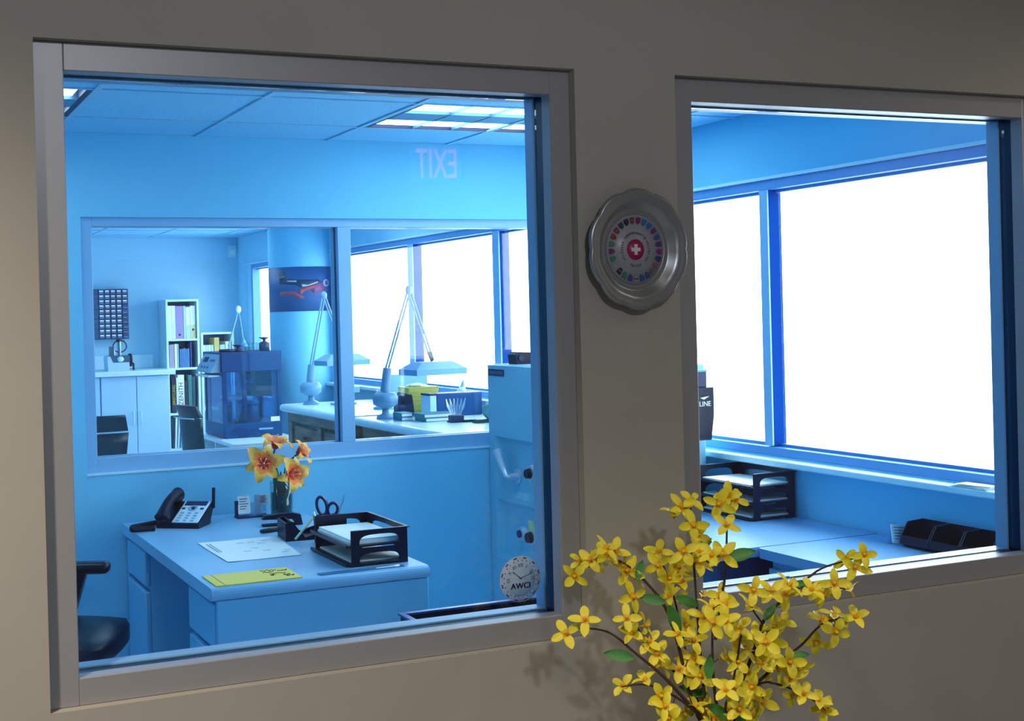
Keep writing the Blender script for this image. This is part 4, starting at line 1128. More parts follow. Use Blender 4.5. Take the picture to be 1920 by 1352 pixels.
part('white_shelf', MB().box((-.17, -.16, .285), (.02, .12, .305)), WHITE, t)
for k, (x, y) in enumerate(((-.15, -.02), (.06, -.02), (-.12, .10), (.05, .12))):
    j = part('jar', MB().lathe([(.0005, .112), (.050, .112), (.052, .24), (.048, .24), (.046, .116), (.0005, .116)], (x, y, 0), 18), glass('jar_glass', tint=(.7, .88, .95), f0=.06, opacity=.15, body=(.3, .5, .6)), t)
    part('lid', MB().lathe([(.0005, .24), (.055, .24), (.055, .255), (.0005, .26)], (x, y, 0), 18), ALUB, j)
BRS = mat('brass', (.22, .13, .02), .4, .6)
part('brass_gear', MB().lathe([(.0005, 0), (.060, 0), (.060, .010), (.025, .012), (.010, .07), (.0005, .075)], (-.07, my0 + .09, .112), 20), BRS, t)
pan = part('control_panel', MB().prism([(my0 + .06, .485), (my1 - .06, .485), (my1 - .06, .50), (my0 + .06, .50)], mx0 - .02, mx0, 'x').add([(mx0 - .09, my0 + .02, .50), (mx0 - .09, my1 - .06, .50), (mx0 - .012, my1 - .06, .635), (mx0 - .012, my0 + .02, .635), (mx0 - .012, my0 + .02, .50), (mx0 - .012, my1 - .06, .50)], [(0, 1, 2, 3), (0, 3, 4), (1, 5, 2), (0, 4, 5, 1), (3, 2, 5, 4)]), mat('panel_grey_blue', (.22, .42, .58), .4), t, label='pale tilted control panel')
def on_panel(u0, u1, v0, v1, m, nm):
    ya, yb = my1 - .07, my0 + .03
    def P(u, v, o): return (mx0 - .09 + .078 * v - o * .86, ya + (yb - ya) * u, .50 + .135 * v + o * .5)
    a = [P(u0, v0, .0015), P(u1, v0, .0015), P(u1, v1, .0015), P(u0, v1, .0015)]; b = [P(u0, v0, 0), P(u1, v0, 0), P(u1, v1, 0), P(u0, v1, 0)]
    part(nm, MB().add(a + b, [(0, 1, 2, 3), (0, 4, 5, 1), (1, 5, 6, 2), (2, 6, 7, 3), (3, 7, 4, 0)]), m, pan)
on_panel(.15, .45, .55, .82, DARKN, 'display')
for k in range(4): on_panel(.58 + .09 * k, .64 + .09 * k, .60, .72, PRINT, 'button')
for k in range(3): on_panel(.2 + .2 * k, .3 + .2 * k, .22, .34, PRINT, 'button')
part('drip_tray', MB().box((mx0 - .10, my0 + .04, .465), (mx0 - .005, my1 - .10, .482), bev=.005), WHITE, t)
part('rating_plate', MB().box((mx1 - .09, my0 - .0035, .115), (mx1 - .02, my0, .150)), PAPER, t)
part('vent_slot', MB().box((.04, my0 - .0035, .055), (.15, my0, .068)), ALUB, t)
part('glass_chute', MB().prism([(.02, .40), (.10, .47), (.12, .47), (.05, .40)], -.05, .05, 'y'), ALUB, t)
HT = cz + .65
def dish(label, x, y, prof, m, n=20, name='dish'):
    t = thing(name, label, 'dish', (x, y, HT))
    part('bowl', MB().lathe(prof, n=n), m, t)
    part('rim', MB().lathe([(prof[-1][0] - .004, prof[-1][1] - .002), (prof[-1][0] + .003, prof[-1][1] - .001), (prof[-1][0] + .002, prof[-1][1] + .003), (prof[-1][0] - .004, prof[-1][1] + .002)], n=n, caps=False), DARKN, t)
hour = [(.0005, .001), (.05, .001), (.05, .012), (.012, .025), (.012, .035), (.05, .052), (.0005, .053)]
dish('flat round lid at the left on top of the cleaning machine', 2.585, 9.26, [(.0005, .001), (.065, .001), (.065, .022), (.0005, .024)], DARKN)
dish('dark hourglass-shaped dish on top of the cleaning machine', 2.665, 9.25, hour, DARKN)
dish('dark double dish stacked tall at the right of the cleaning machine top', 2.88, 9.27, [(.0005, .001), (.042, .001), (.042, .06), (.012, .075), (.012, .085), (.045, .105), (.0005, .106)], DARKN)
t = thing('glass_rack', 'small rack of glass beakers on top of the cleaning machine', 'rack', (2.775, 9.27, HT))
part('rail', MB().box((-.06, -.02, 0), (.06, .02, .008)), DARKN, t)
for k in range(4):
    part('beaker', MB().lathe([(.0005, .009), (.012, .009), (.012, .065), (.0105, .065), (.0105, .011), (.0005, .011)], (-.045 + .03 * k, 0, 0), 12), VG, t)

# ------------------------------------------------------------------ workbenches
WOODB = wood('brown_bench_wood', (.13, .060, .025), (.34, .17, .07), 5)
BZ = 1.0
def bench(label, y0, y1, x0=2.69, x1=3.475):
    t = thing('workbench', label, 'workbench', ((x0 + x1) / 2, (y0 + y1) / 2, 0))
    yc = .03
    pr = [(x0 + .025 - .025 * math.sin(a), BZ - .025 + .025 * math.cos(a)) for a in [PI * k / 8 for k in range(9)]]
    part('top', MB().prism([(x1, BZ)] + pr + [(x1, BZ - .05)], y0, y1, 'y'), mat('bench_white_laminate', (.60, .84, .95), .22), t, True)
    part('carcass', MB().box((x0 + .09, y0 + .05, .05), (x1 - .02, y1 - .05, BZ - .052)), WOODB, t, True)
    part('front_rail', MB().box((x0 + .05, y0 + .03, BZ - .115), (x0 + .09, y1 - .03, BZ - .052), bev=.002, seg=1), WOODB, t, True)
    for yy in (y0 + .03, (y0 + y1) / 2 - .04, y1 - .11):
        part('leg', MB().box((x0 + .05, yy, 0), (x0 + .09, yy + .08, BZ - .115), bev=.003, seg=1), WOODB, t, True)
    n = 3
    for k in range(n):
        za = BZ - .13 - (k + 1) * .16
        for ya, yb in ((y0 + .12, (y0 + y1) / 2 - .05), ((y0 + y1) / 2 + .05, y1 - .12)):
            d = part('drawer', MB().box((x0 + .066, ya, za), (x0 + .09, yb, za + .145), bev=.003, seg=1), WOODB, t, True)
            part('knob', MB().lathe([(.009, 0), (.009, -.012), (.016, -.02), (.0005, -.026)], (x0 + .066, (ya + yb) / 2, za + .075), 10, axis='x'), BRS, d, True)
    return t
bench('white-topped wooden workbench further along the outer windows', 7.02, 8.34)
bench('white-topped wooden workbench nearest the interior window', 5.64, 6.94)

# articulated bench lamps ------------------------------------------------------
LMP = mat('lamp_backlit_enamel', (.15, .36, .56), .4)  # the backlit look of the lamp arms is put into this darker colour
LMD = mat('lamp_shade_blue', (.10, .33, .62), .4)
def arm_lamp(label, base, P, shade, sw, sd, rz=0.0, k=1.0):
    """P: knob, hinge, elbow, wrist points (world); shade: centre of shade top"""
    t = thing('bench_lamp', label, 'lamp', base)
    B = Vector(base); L = [Vector(p) - B for p in P]; sh = Vector(shade) - B
    part('foot', MB().lathe([(.0005, 0), (.055 * k, 0), (.052 * k, .018), (.022 * k, .030), (.018 * k, .065), (.0005, .065)], n=20), LMP, t)
    part('knob', MB().lathe([(.0005, .058), (.035 * k, .062), (.072 * k, .085), (.075 * k, .125), (.060 * k, .150), (.0005, .158)], n=24), LMP, t)
    kn, hi, el, wr = L
    part('spring_case', MB().tube([Vector((0, 0, .155)), hi], [.030 * k, .024 * k], 12), LMP, t)
    off = Vector((.009, 0, 0))
    lo = part('lower_arm', MB().tube([hi - off, el - off], .006 * k, 8).tube([hi + off, el + off], .006 * k, 8), LMP, t)
    part('elbow_joint', MB().sphere(el, .024 * k, (1, .7, 1.2), 12, 8), LMP, lo)
    up = part('upper_arm', MB().tube([el - off, wr - off], .006 * k, 8).tube([el + off, wr + off], .006 * k, 8), LMP, t)
    part('wrist_joint', MB().tube([wr, sh + Vector((0, 0, .005))], [.016 * k, .012 * k], 10), DARKN, up)
    w, d, h = sw / 2, sd / 2, .075 * k
    vs = [(-w, -d, -h), (w, -d, -h), (w, d, -h), (-w, d, -h), (-w, -d, -h * .55), (w, -d, -h * .55), (w, d, -h * .55), (-w, d, -h * .55), (-w * .62, -d * .5, 0), (w * .62, -d * .5, 0), (w * .62, d * .5, 0), (-w * .62, d * .5, 0)]
    fs = [(0, 1, 5, 4), (1, 2, 6, 5), (2, 3, 7, 6), (3, 0, 4, 7), (4, 5, 9, 8), (5, 6, 10, 9), (6, 7, 11, 10), (7, 4, 8, 11), (8, 9, 10, 11)]
    m = MB().add(vs, fs).xf(Matrix.Translation(sh) @ Matrix.Rotation(rz, 4, 'Z'))
    s = part('shade', m, LMD, t)
    part('tube_lamp', MB().cyl((-w * .8, 0, -h * .75), (w * .8, 0, -h * .75), .012, n=10).xf(Matrix.Translation(sh) @ Matrix.Rotation(rz, 4, 'Z')), PAPER, s)
    return t
y1 = 8.16
def on(px, py, y): return U(px, py, y=y)
b1 = Vector((U(583, 745, y=y1).x, y1, BZ))
arm_lamp('jointed bench lamp in front of the column on the further workbench', b1, [b1 + Vector((0, 0, .12)), on(584, 684, y1), on(607, 554, y1), on(643, 655, y1)], on(641, 664, y1), .34, .19, .15)
y2 = 6.72
b2 = Vector((U(723, 770, y=y2).x, y2, BZ))
arm_lamp('jointed bench lamp with a blue shade on the nearer workbench', b2, [b2 + Vector((0, 0, .12)), on(726, 690, y2), on(767, 544, y2), on(805, 660, y2)], on(811, 678, y2), .35, .20, .15)
y3 = 11.62
t = thing('bench_lamp', 'small distant jointed lamp standing behind the cleaning machine', 'lamp', (3.28, 11.62, 0))
e0, e1, e2 = U(430, 645, y=y3), U(447, 580, y=y3), U(457, 640, y=y3)
part('floor_pole', MB().cyl((3.28, y3, 0), e0, .012, n=10), LMP, t, True)
part('floor_base', MB().lathe([(.0005, 0), (.12, 0), (.11, .02), (.0005, .024)], (3.28, y3, 0), 20), LMP, t, True)
part('lower_arm', MB().tube([e0, e1], .008, 8), LMP, t, True)
part('upper_arm', MB().tube([e1, e2], .006, 8), LMP, t, True)
part('elbow_joint', MB().sphere(e1, .028, (1, .8, 1.3), 12, 8), WHITE, t, True)
part('shade', MB().lathe([(.012, .02), (.02, 0), (.045, -.05), (.042, -.05), (.016, -.002)], e2, 18, caps=False), LMD, t, True)

# bench things ----------------------------------------------------------------
YBX = mat('yellow_box_card', (.70, .68, .10), .5)
for k in range(6):
    t = thing('yellow_box', 'flat yellow box at the top of the pile on the nearer workbench' if k == 5 else 'flat yellow box, %s from the bottom of the pile behind the dark case' % ORD[k], 'box', (3.115 + random.uniform(-.006, .006), 6.93 + random.uniform(-.006, .006), BZ + .0275 * k), random.uniform(-.06, .06), 'pile of yellow boxes')
    part('tray', MB().box((-.10, -.075, .0005), (.10, .075, .018)), YBX, t)
    part('lid', MB().box((-.102, -.077, .018), (.102, .077, .027), bev=.002, seg=1), YBX, t)
t = thing('crumpled_wrap', 'crumpled clear wrapping on top of the yellow boxes', 'wrapping', (3.10, 6.93, BZ + .166))
bm = bmesh.new(); bmesh.ops.create_icosphere(bm, subdivisions=3, radius=.06)
for v in bm.verts:
    v.co.z = max(-.002, v.co.z * .30); v.co *= 1 + random.uniform(-.22, .18); v.co.z = max(0.0005, v.co.z)
part('film', MB().bm(bm), PAPER, t)
t = thing('dark_case', 'dark blue box with a pale end standing on the nearer workbench', 'box', (3.225, 6.68, BZ))
part('case', MB().box((-.135, -.06, .0005), (.165, .06, .135), bev=.008), MDK, t)
part('pale_end', MB().box((-.175, -.062, .0005), (-.136, .062, .125)), PB, t)
part('lid', MB().box((-.178, -.064, .125), (-.13, .064, .137)), DARKN, t)
t = thing('white_bottle', 'white bottle leaning behind the dark blue box', 'bottle', (3.345, 6.86, BZ))
M_ = Matrix.Rotation(.22, 4, 'Y')
part('bottle_body', MB().lathe([(.0005, .006), (.032, .006), (.034, .12), (.018, .155), (.0005, .156)], n=18).xf(M_), WHITE, t)
part('nozzle', MB().lathe([(.016, .155), (.012, .175), (.005, .20), (.0005, .20)], n=14).xf(M_), PB, t)
GRB = bc('teal_cover', (.02, .26, .30)); GRB2 = bc('dark_teal_cover', (.015, .17, .26))
def flat_book(label, x, y, z, w, d, h, c, rz=0.0):
    t = thing('book', label, 'book', (x, y, z), rz, None)
    part('cover', MB().box((-w / 2, -d / 2, .0004), (w / 2, d / 2, .003)).box((-w / 2, -d / 2, h - .003), (w / 2, d / 2, h)).box((-w / 2, -d / 2, .003), (-w / 2 + .003, d / 2, h - .003)), c, t)
    part('pages', MB().box((-w / 2 + .003, -d / 2 + .003, .003), (w / 2 - .004, d / 2 - .003, h - .003)), PAPER, t)
flat_book('teal book lying under the lamp foot, left pile lower', 2.85, 6.56, BZ, .07, .12, .022, GRB2)
flat_book('teal book on top of the small left pile by the lamp foot', 2.85, 6.56, BZ + .0225, .07, .12, .022, GRB)
flat_book('large teal book at the bottom of the flat pair in front of the dark box', 2.995, 6.42, BZ, .20, .15, .022, GRB)
flat_book('large teal book on top of the flat pair in front of the dark box', 2.985, 6.42, BZ + .0225, .20, .15, .022, GRB2)
t = thing('tool_cup', 'black tool cup of tweezers on the nearer workbench', 'cup', (3.03, 6.24, BZ))
part('cup', MB().box((-.035, -.03, .0005), (.035, .03, .04), bev=.004), DARKN, t)
part('foot', MB().box((-.04, -.034, .0005), (.05, .034, .008)), BLACK, t)
for k in range(6):
    a = -.35 + .14 * k
    t2 = thing('tweezers', 'steel tweezers, %s from the left in the black tool cup' % ORD[k], 'tweezers', (3.005 + .010 * k, 6.24, BZ + .0405), 0, 'tweezers in the tool cup')
    part('arm', MB().tube([(-.002, 0, .0), (-.004 + .07 * math.sin(a), 0, .05), (.10 * math.sin(a), 0, .09)], [.0015, .003, .002], 5), CHROME, t2)
    part('arm', MB().tube([(.002, 0, .0), (.004 + .07 * math.sin(a), 0, .05), (.10 * math.sin(a), 0, .09)], [.0015, .003, .002], 5), CHROME, t2)
t = thing('tape_dispenser', 'dark tape dispenser with a green roll beside the safe', 'tape dispenser', (3.14, 6.12, BZ))
part('base', MB().prism([(-.06, 0), (.09, 0), (.09, .03), (.03, .02), (-.05, .02)], -.025, .025, 'y'), BLACK, t)
part('roll', MB().lathe([(.014, -.018), (.045, -.018), (.045, .018), (.014, .018)], (.045, 0, .062), 22, axis='y', caps=False), GRB, t)
t = thing('stamp_pad', 'small black pad with a pale top near the bench edge', 'stamp pad', (3.085, 6.22, BZ))
part('base', MB().box((-.03, -.022, .0005), (.03, .022, .012)), BLACK, t)
part('top', MB().box((-.024, -.016, .012), (.024, .016, .016)), PB, t)
t = thing('dark_pouch', 'dark pouch standing behind the lamp foot on the nearer workbench', 'pouch', (2.985, 6.86, BZ))
part('body', MB().prism([(-.05, 0), (.06, 0), (.045, .12), (-.02, .14), (-.05, .10)], -.03, .03, 'y'), DARKN, t)
part('flap', MB().box((-.03, -.034, .07), (.04, -.03, .125)), BLACK, t)
t = thing('work_board', 'blue board leaning at the back of the further workbench', 'board', (3.30, 7.55, BZ))
part('board', MB().box((-.14, 0, .0005), (.17, .012, .21)).xf(Matrix.Rotation(-.10, 4, 'X')), LMD, t)
part('ledge', MB().box((-.14, -.03, .0005), (.17, 0, .012)), LMP, t)
t = thing('tool_stand', 'round stand of small tools in front of the blue board', 'tool stand', (3.10, 7.42, BZ))
part('stand', MB().lathe([(.0005, 0), (.075, 0), (.075, .012), (.03, .022), (.0005, .022)], n=22), LMD, t)
for k in range(8):
    a = 2 * PI * k / 8
    part('screwdriver', MB().tube([(.045 * math.cos(a), .045 * math.sin(a), .015), (.055 * math.cos(a), .055 * math.sin(a), .12)], [.003, .006], 6), CHROME if k % 2 else LMP, t)
t = thing('bench_vice', 'low grey vice on the further workbench beside the lamp', 'vice', (3.02, 7.98, BZ))
part('base', MB().box((-.07, -.04, .0005), (.09, .04, .014)), LMD, t)
part('post', MB().cyl((0, 0, .014), (0, 0, .08), .014, n=12), LMD, t)
part('jaw', MB().box((-.045, -.03, .08), (.12, .03, .122), bev=.006), LMP, t)

# workshop chairs --------------------------------------------------------------
def tall_chair(label, loc, rz, bw, bh, ztop, taper):
    t = thing('workshop_chair', label, 'chair', loc, rz)
    # faces +y locally
    z0 = ztop - bh
    def slab(za, zb, wa, wb, ya, yb, th, m, nm):
        n = 8; vs = []; fs = []
        for i in range(n + 1):
            a = i / n; w = wa + (wb - wa) * a; z = za + (zb - za) * a; yc = ya + (yb - ya) * a
            for s in range(7):
                b = s / 6 * 2 - 1
                vs.append((b * w / 2, yc - th * (1 - b * b) * .6 - th * .2, z))
            for s in range(7):
                b = 1 - s / 6 * 2
                vs.append((b * w / 2, yc + th * .3, z))
        k = 14
        for i in range(n):
            for j in range(k): fs.append((i * k + j, i * k + (j + 1) % k, (i + 1) * k + (j + 1) % k, (i + 1) * k + j))
        fs.append(list(range(k))[::-1]); fs.append([n * k + j for j in range(k)])
        return part(nm, MB().add(vs, fs, 0, True), m, t)
    slab(z0, ztop - .085, bw * taper, bw, -.20, -.24, .05, LEATH, 'backrest')
    slab(ztop - .080, ztop, bw * .99, bw * .93, -.235, -.27, .06, LEATH, 'head_roll')
    part('piping', MB().tube([(-bw * .49, -.285, ztop - .082), (0, -.295, ztop - .084), (bw * .49, -.285, ztop - .082)], .004, 6), WHITE, t)
    part('seat', MB().box((-.24, -.22, .52), (.24, .24, .60), bev=.03, seg=3), LEATH, t)
    part('back_bar', MB().box((-.03, -.24, .50), (.03, -.19, z0 + .06)), BLACK, t)
    part('gas_column', MB().cyl((0, 0, .08), (0, 0, .53), .028, n=12), BLACK, t)
    for k in range(5):
        a = 2 * PI * k / 5
        l = part('star_leg', MB().tube([(0, 0, .11), (.28 * math.cos(a), .28 * math.sin(a), .065)], [.028, .016], 8), BLACK, t)
        part('caster', MB().sphere((.28 * math.cos(a), .28 * math.sin(a), .027), .0265, n=10, m=6), BLACK, l)
tall_chair('black leather chair back close behind the left of the interior window', (1.015, 6.50, 0), -.10, .47, .55, 1.14, .80)
tall_chair('dark high-backed chair turned sideways in front of the tall bookcase', (2.255, 8.255, 0), -1.36, .30, .55, 1.035, .95)

# ================================================================== FRONT ROOM
# ------------------------------------------------------------------ pewter plate
PEW = mat('pewter', (.40, .42, .45), .34, .75, noise=.08, scale=18)
PLX, PLZ = 1.424, 1.717
t = thing('souvenir_plate', 'scalloped pewter plate with a red white-cross centre hung between the windows', 'plate', (PLX, YF, PLZ))
n = 120; prof = [(0.0, -.012), (.055, -.012), (.068, -.012), (.071, -.015), (.074, -.012), (.079, -.014), (.088, -.024), (.096, -.028), (.102, -.027), (.107, -.031), (.112, -.029), (.114, -.024)]
vs = []; fs = []
SXP = 1.0
for (r, h) in prof:
    for k in range(n):
        a = 2 * PI * k / n
        sc = 1 + (.040 * (abs(math.cos(a * 5 + PI / 2 * 1)) ** .8 - .5) if r > .08 else 0) * (r - .07) / .044
        vs.append((r * sc * math.cos(a) * SXP, h, r * sc * math.sin(a) * 1.04))
for i in range(len(prof) - 1):
    for k in range(n): fs.append((i * n + k, i * n + (k + 1) % n, (i + 1) * n + (k + 1) % n, (i + 1) * n + k))
nb = len(vs)
for k in range(n): x, y, z = vs[(len(prof) - 1) * n + k]; vs.append((x * .80, -.002, z * .80))
for k in range(n): fs.append(((len(prof) - 1) * n + k, (len(prof) - 1) * n + (k + 1) % n, nb + (k + 1) % n, nb + k))
part('dish', MB().add(vs, fs, 0, True), PEW, t)
PLW = mat('plate_enamel', (.34, .36, .42), .35)
def ell(r, h0, h1, m, nm, parent, r0=0.0005):
    return part(nm, MB().lathe([(r0, h1), (r, h1), (r, h0)], n=48, axis='y', caps=False).xf(Matrix.Diagonal((SXP, 1, 1.04, 1))), m, parent)
med = ell(.067, -.012, -.0135, PLW, 'medallion', t)
ell(.0195, -.0135, -.0150, mat('swiss_red', (.42, .012, .10), .4), 'red_disc', med)
part('white_cross', MB().box((-.0105 * SXP, -.0162, -.0036), (.0105 * SXP, -.015, .0036)).box((-.0036, -.0161, -.0105), (.0036, -.015, -.0036)).box((-.0036, -.0161, .0036), (.0036, -.015, .0105)), mat('cross_white', (.75, .75, .80), .4), med)
SC = [(.30, .02, .05), (.02, .03, .04), (.04, .05, .10), (.32, .03, .04), (.25, .06, .06), (.10, .22, .16), (.22, .03, .10), (.05, .22, .16), (.30, .30, .34), (.02, .02, .03), (.04, .20, .13), (.04, .06, .30), (.28, .28, .24), (.03, .09, .30), (.05, .08, .20), (.20, .15, .07), (.25, .10, .14), (.03, .05, .20), (.20, .03, .24), (.07, .05, .20), (.04, .09, .30), (.10, .05, .24), (.03, .13, .42), (.02, .16, .46), (.15, .03, .14)]
for k, c in enumerate(SC):
    a = PI / 2 + .12 + 2 * PI * k / len(SC)
    m = Matrix.Translation((.0555 * math.cos(a) * SXP, 0, .0555 * math.sin(a) * 1.04)) @ Matrix.Rotation(-(a - PI / 2), 4, 'Y')
    sh = [(-.0052, .0062), (.0052, .0062), (.0052, -.001), (.0032, -.005), (0, -.0072), (-.0032, -.005), (-.0052, -.001)]
    s_ = part('shield', MB().prism(sh, -.0152, -.0135, 'y').xf(m), mat('shield_%d' % k, c, .45), med)
    if k % 3 == 0:
        part('charge', MB().box((-.0045, -.0158, -.0012), (.0045, -.0152, .0016)).xf(m), mat('shield_%d' % ((k + 7) % 25), SC[(k + 7) % 25], .45), s_)
def arc_text(s, r, amid, step, size, m, parent, inward=False):
    for k, ch in enumerate(s):
        if ch == ' ': continue
        off = (k - (len(s) - 1) / 2) * step
        a = amid + (off if inward else -off)
        rot = (a + PI / 2) if inward else (a - PI / 2)
        mt = Matrix.Translation((r * math.cos(a) * SXP, -.0142, r * math.sin(a) * 1.04)) @ Matrix.Rotation(-rot, 4, 'Y') @ FACE_Y
        part('letter', text_mb(ch, size, .0008, mt), m, parent)
PINK = mat('plate_lettering', (.07, .08, .16), .5)
arc_text('CONFOEDERATIO', .0315, PI / 2, .135, .0062, PINK, med)
arc_text('HELVETICA', .0315, -.1, .15, .0058, PINK, med)
arc_text('SUISSE', .0315, -PI / 2, .15, .0062, PINK, med, True)
arc_text('SVIZZERA', .0315, PI + .1, .15, .0058, PINK, med)

# ------------------------------------------------------------------ clock sticker on the glass
yg = YF + .02 + .051 - .0032
t = thing('clock_sticker', 'round clock-face sticker with blue AWCI letters on the front window glass', 'sticker', (1.192, yg, 1.0735))
STK = glass('sticker_film', f0=.0, opacity=.62, body=(.74, .70, .64))
R0 = .0455
part('film', MB().lathe([(.0005, -.0004), (R0, -.0004), (R0, 0)], n=56, axis='y', caps=False), STK, t)
part('dial_disc', MB().lathe([(.0005, -.0008), (.0335, -.0008), (.0335, -.0004)], n=48, axis='y', caps=False), glass('sticker_dial', f0=.0, opacity=.45, body=(.62, .74, .80)), t)
GREY = mat('sticker_grey_print', (.10, .15, .19), .6); DBL = mat('sticker_dark_print', (.02, .05, .09), .6)
for k in range(12):
    a = 2 * PI * (k + .5) / 12
    m = Matrix.Translation((.0418 * math.cos(a), 0, .0418 * math.sin(a))) @ Matrix.Rotation(-(a - PI / 2), 4, 'Y')
    part('outer_numeral', MB().box((-.0034, -.0009, -.0014), (-.0006, -.0004, .0014)).box((.0004, -.0009, -.0014), (.0034, -.0004, .0014)).xf(m), DBL, t)
    for j in (-1, 1):
        a2 = a + j * .13
        part('minute_mark', MB().box((-.0012, -.0008, -.0010), (.0012, -.0004, .0010)).xf(Matrix.Translation((.0366 * math.cos(a2), 0, .0366 * math.sin(a2))) @ Matrix.Rotation(-(a2 - PI / 2), 4, 'Y')), GREY, t)
for h, s_ in ((12, 'XII'), (1, 'I'), (2, 'II'), (3, 'III'), (9, 'IX'), (10, 'X'), (11, 'XI')):
    a = PI / 2 - 2 * PI * h / 12
    mt = Matrix.Translation((.027 * math.cos(a), -.0012, .027 * math.sin(a))) @ Matrix.Rotation(-(a - PI / 2), 4, 'Y') @ FACE_Y
    part('roman_numeral', text_mb(s_, .0098, .0004, mt), GREY, t)
def hand(a, L, w):
    m = Matrix.Rotation(-(a - PI / 2), 4, 'Y')
    part('clock_hand', MB().prism([(-w, -.003), (w, -.003), (w * .6, L * .72), (w * 1.8, L * .74), (0, L), (-w * 1.8, L * .74), (-w * .6, L * .72)], -.0021, -.0016, 'y').xf(Matrix.Translation((0, 0, .002)) @ m), DBL, t)
hand(PI / 2 + math.radians(52), .024, .0008); hand(PI / 2 - math.radians(72), .030, .0006)
AW = mat('sticker_blue_letters', (.008, .06, .38), .6)
mb = text_mb('AWCI', .016, .0004)
xs = [v[0] for v in mb.v]; k = .043 / (max(xs) - min(xs))
for dx in (-.0004, .0004):
    m2 = MB().add([((v[0]) * k + dx, -.0015, -.0135 + v[1] * 1.0) for v in mb.v], mb.f)
    if dx < 0: al = m2
    else: al.add(m2.v, m2.f)
part('lettering', al, AW, t, label='blue AWCI letters')
for k in range(6): part('small_print', MB().box((-.012 + k * .004, -.0009, -.033), (-.010 + k * .004, -.0004, -.0315)), GREY, t)

# ------------------------------------------------------------------ forsythia branches
FY = [mat('forsythia_yellow', (.88, .76, .030), .5), mat('forsythia_gold', (.85, .52, .02), .5)]
TWIG = mat('brown_twig', (.055, .028, .018), .7)
GRN = mat('forsythia_leaf', (.06, .24, .05), .5)
PX, PY = 1.415, 1.84
t = thing('table_vase', 'tall dark vase holding the forsythia branches on the side table', 'vase', (PX, PY, .42))
part('vase_body', MB().lathe([(.0005, 0), (.060, 0), (.085, .10), (.075, .22), (.045, .32), (.050, .37), (.045, .37), (.040, .32), (.068, .22), (.0005, .02)], n=28), mat('dark_ceramic', (.05, .04, .04), .3), t)
part('base_ring', MB().lathe([(.056, -.0), (.064, .0), (.064, .012), (.056, .012)], n=28, caps=False), mat('dark_ceramic', (.05, .04, .04), .3), t)
t = thing('side_table', 'small wooden side table under the vase of branches', 'table', (PX, PY - .03, 0))
part('table_top', MB().box((-.28, -.18, .39), (.28, .18, .42), bev=.006), wood('side_table_wood', (.10, .05, .025), (.20, .11, .05)), t)
for a in (-1, 1):
    for b in (-1, 1): part('leg', MB().box((a * .25 - .018, b * .15 - .018, 0), (a * .25 + .018, b * .15 + .018, .39)), MATS['side_table_wood'], t)

def forsythia_mesh(variant):
    mb = MB()
    for k in range(4):
        a0 = k * PI / 2 + random.uniform(-.15, .15)
        L = .029 * random.uniform(.88, 1.08); wd = .0125 * random.uniform(.9, 1.1)
        up = (.25, .55, .85)[variant] + random.uniform(-.1, .15)
        vs = []; n = 5
        for i in range(n + 1):
            a = i / n
            w = wd * (.30 + .95 * math.sin(PI * min(.96, a * .80 + .10)) ** 1.0) * .5 * (1 if i < n else .45)
            rr = .002 + L * a * math.cos(up * (1 - .5 * a)); z = L * a * math.sin(up * (1 - .6 * a)) - .004 * a * a
            tw = .25 * math.sin(a * 2.5 + k)
            for b in (-1, 0, 1):
                p = Vector((rr, b * w, z + (-.0025 * (1 - abs(b)) + b * w * tw)))
                vs.append(tuple(Matrix.Rotation(a0, 3, 'Z') @ p))
        for i in range(n):
            for j in range(2):
                mb.add([], []); mb.f.append([len(mb.v) + x for x in (i * 3 + j, (i + 1) * 3 + j, (i + 1) * 3 + j + 1, i * 3 + j + 1)]); mb.mi.append(1 if i < 1 else 0); mb.sm.append(True)
        mb.v += vs
    mb.lathe([(.0015, -.014), (.0025, -.004), (.004, .003), (.0025, .008), (.0005, .009)], n=6, mi=1)
    return mb.mesh('blossom', FY)
random.seed(21)
FM_ = [forsythia_mesh(v % 3) for v in range(7)]
def leaf_mesh():
    vs = []; fs = []; n = 6
    for i in range(n + 1):
        a = i / n; w = .011 * math.sin(PI * min(1, a * .93 + .07)) ** .8
        for b in (-1, 0, 1): vs.append((a * .052, b * w, -.010 * a * a + .004 * abs(b)))
    for i in range(n):
        for j in range(2): fs.append((i * 3 + j, (i + 1) * 3 + j, (i + 1) * 3 + j + 1, i * 3 + j + 1))
    return MB().add(vs, fs, 0, True).mesh('leaf', GRN)
LM_ = leaf_mesh()
bush = thing('forsythia_branches', 'bunch of yellow forsythia branches in front of the wall between the windows', 'flowers', (PX, PY, .44))
BO = Vector(bush.location)
YMAX = YF - .035
def fpt(px, py, y): return U(px, py, y=min(y, YMAX))
BR = []
def branch(pts, y0, y1, r0=.0042, r1=.0014, root=True):
    """pixel polyline; depth runs y0 (base) .. y1 (tip)"""
    n = len(pts); W_ = []
    if root: W_ += [Vector((PX + random.uniform(-.02, .02), PY + random.uniform(-.02, .02), .52)), Vector((PX + random.uniform(-.02, .02), PY + random.uniform(-.015, .015), .80))]
    for i, (a, b) in enumerate(pts): W_.append(fpt(a, b, y0 + (y1 - y0) * i / max(1, n - 1)))
    # smooth by subdivision
    Q_ = W_
    for _ in range(2):
        R_ = [Q_[0]]
        for a, b in zip(Q_, Q_[1:]): R_ += [a.lerp(b, .25), a.lerp(b, .75)]
        Q_ = R_ + [Q_[-1]]
    m = len(Q_)
    o = part('branch', MB().tube([q - BO for q in Q_], [r0 + (r1 - r0) * i / (m - 1) for i in range(m)], 6), TWIG, bush)
    BR.append((o, Q_))
    return o, Q_
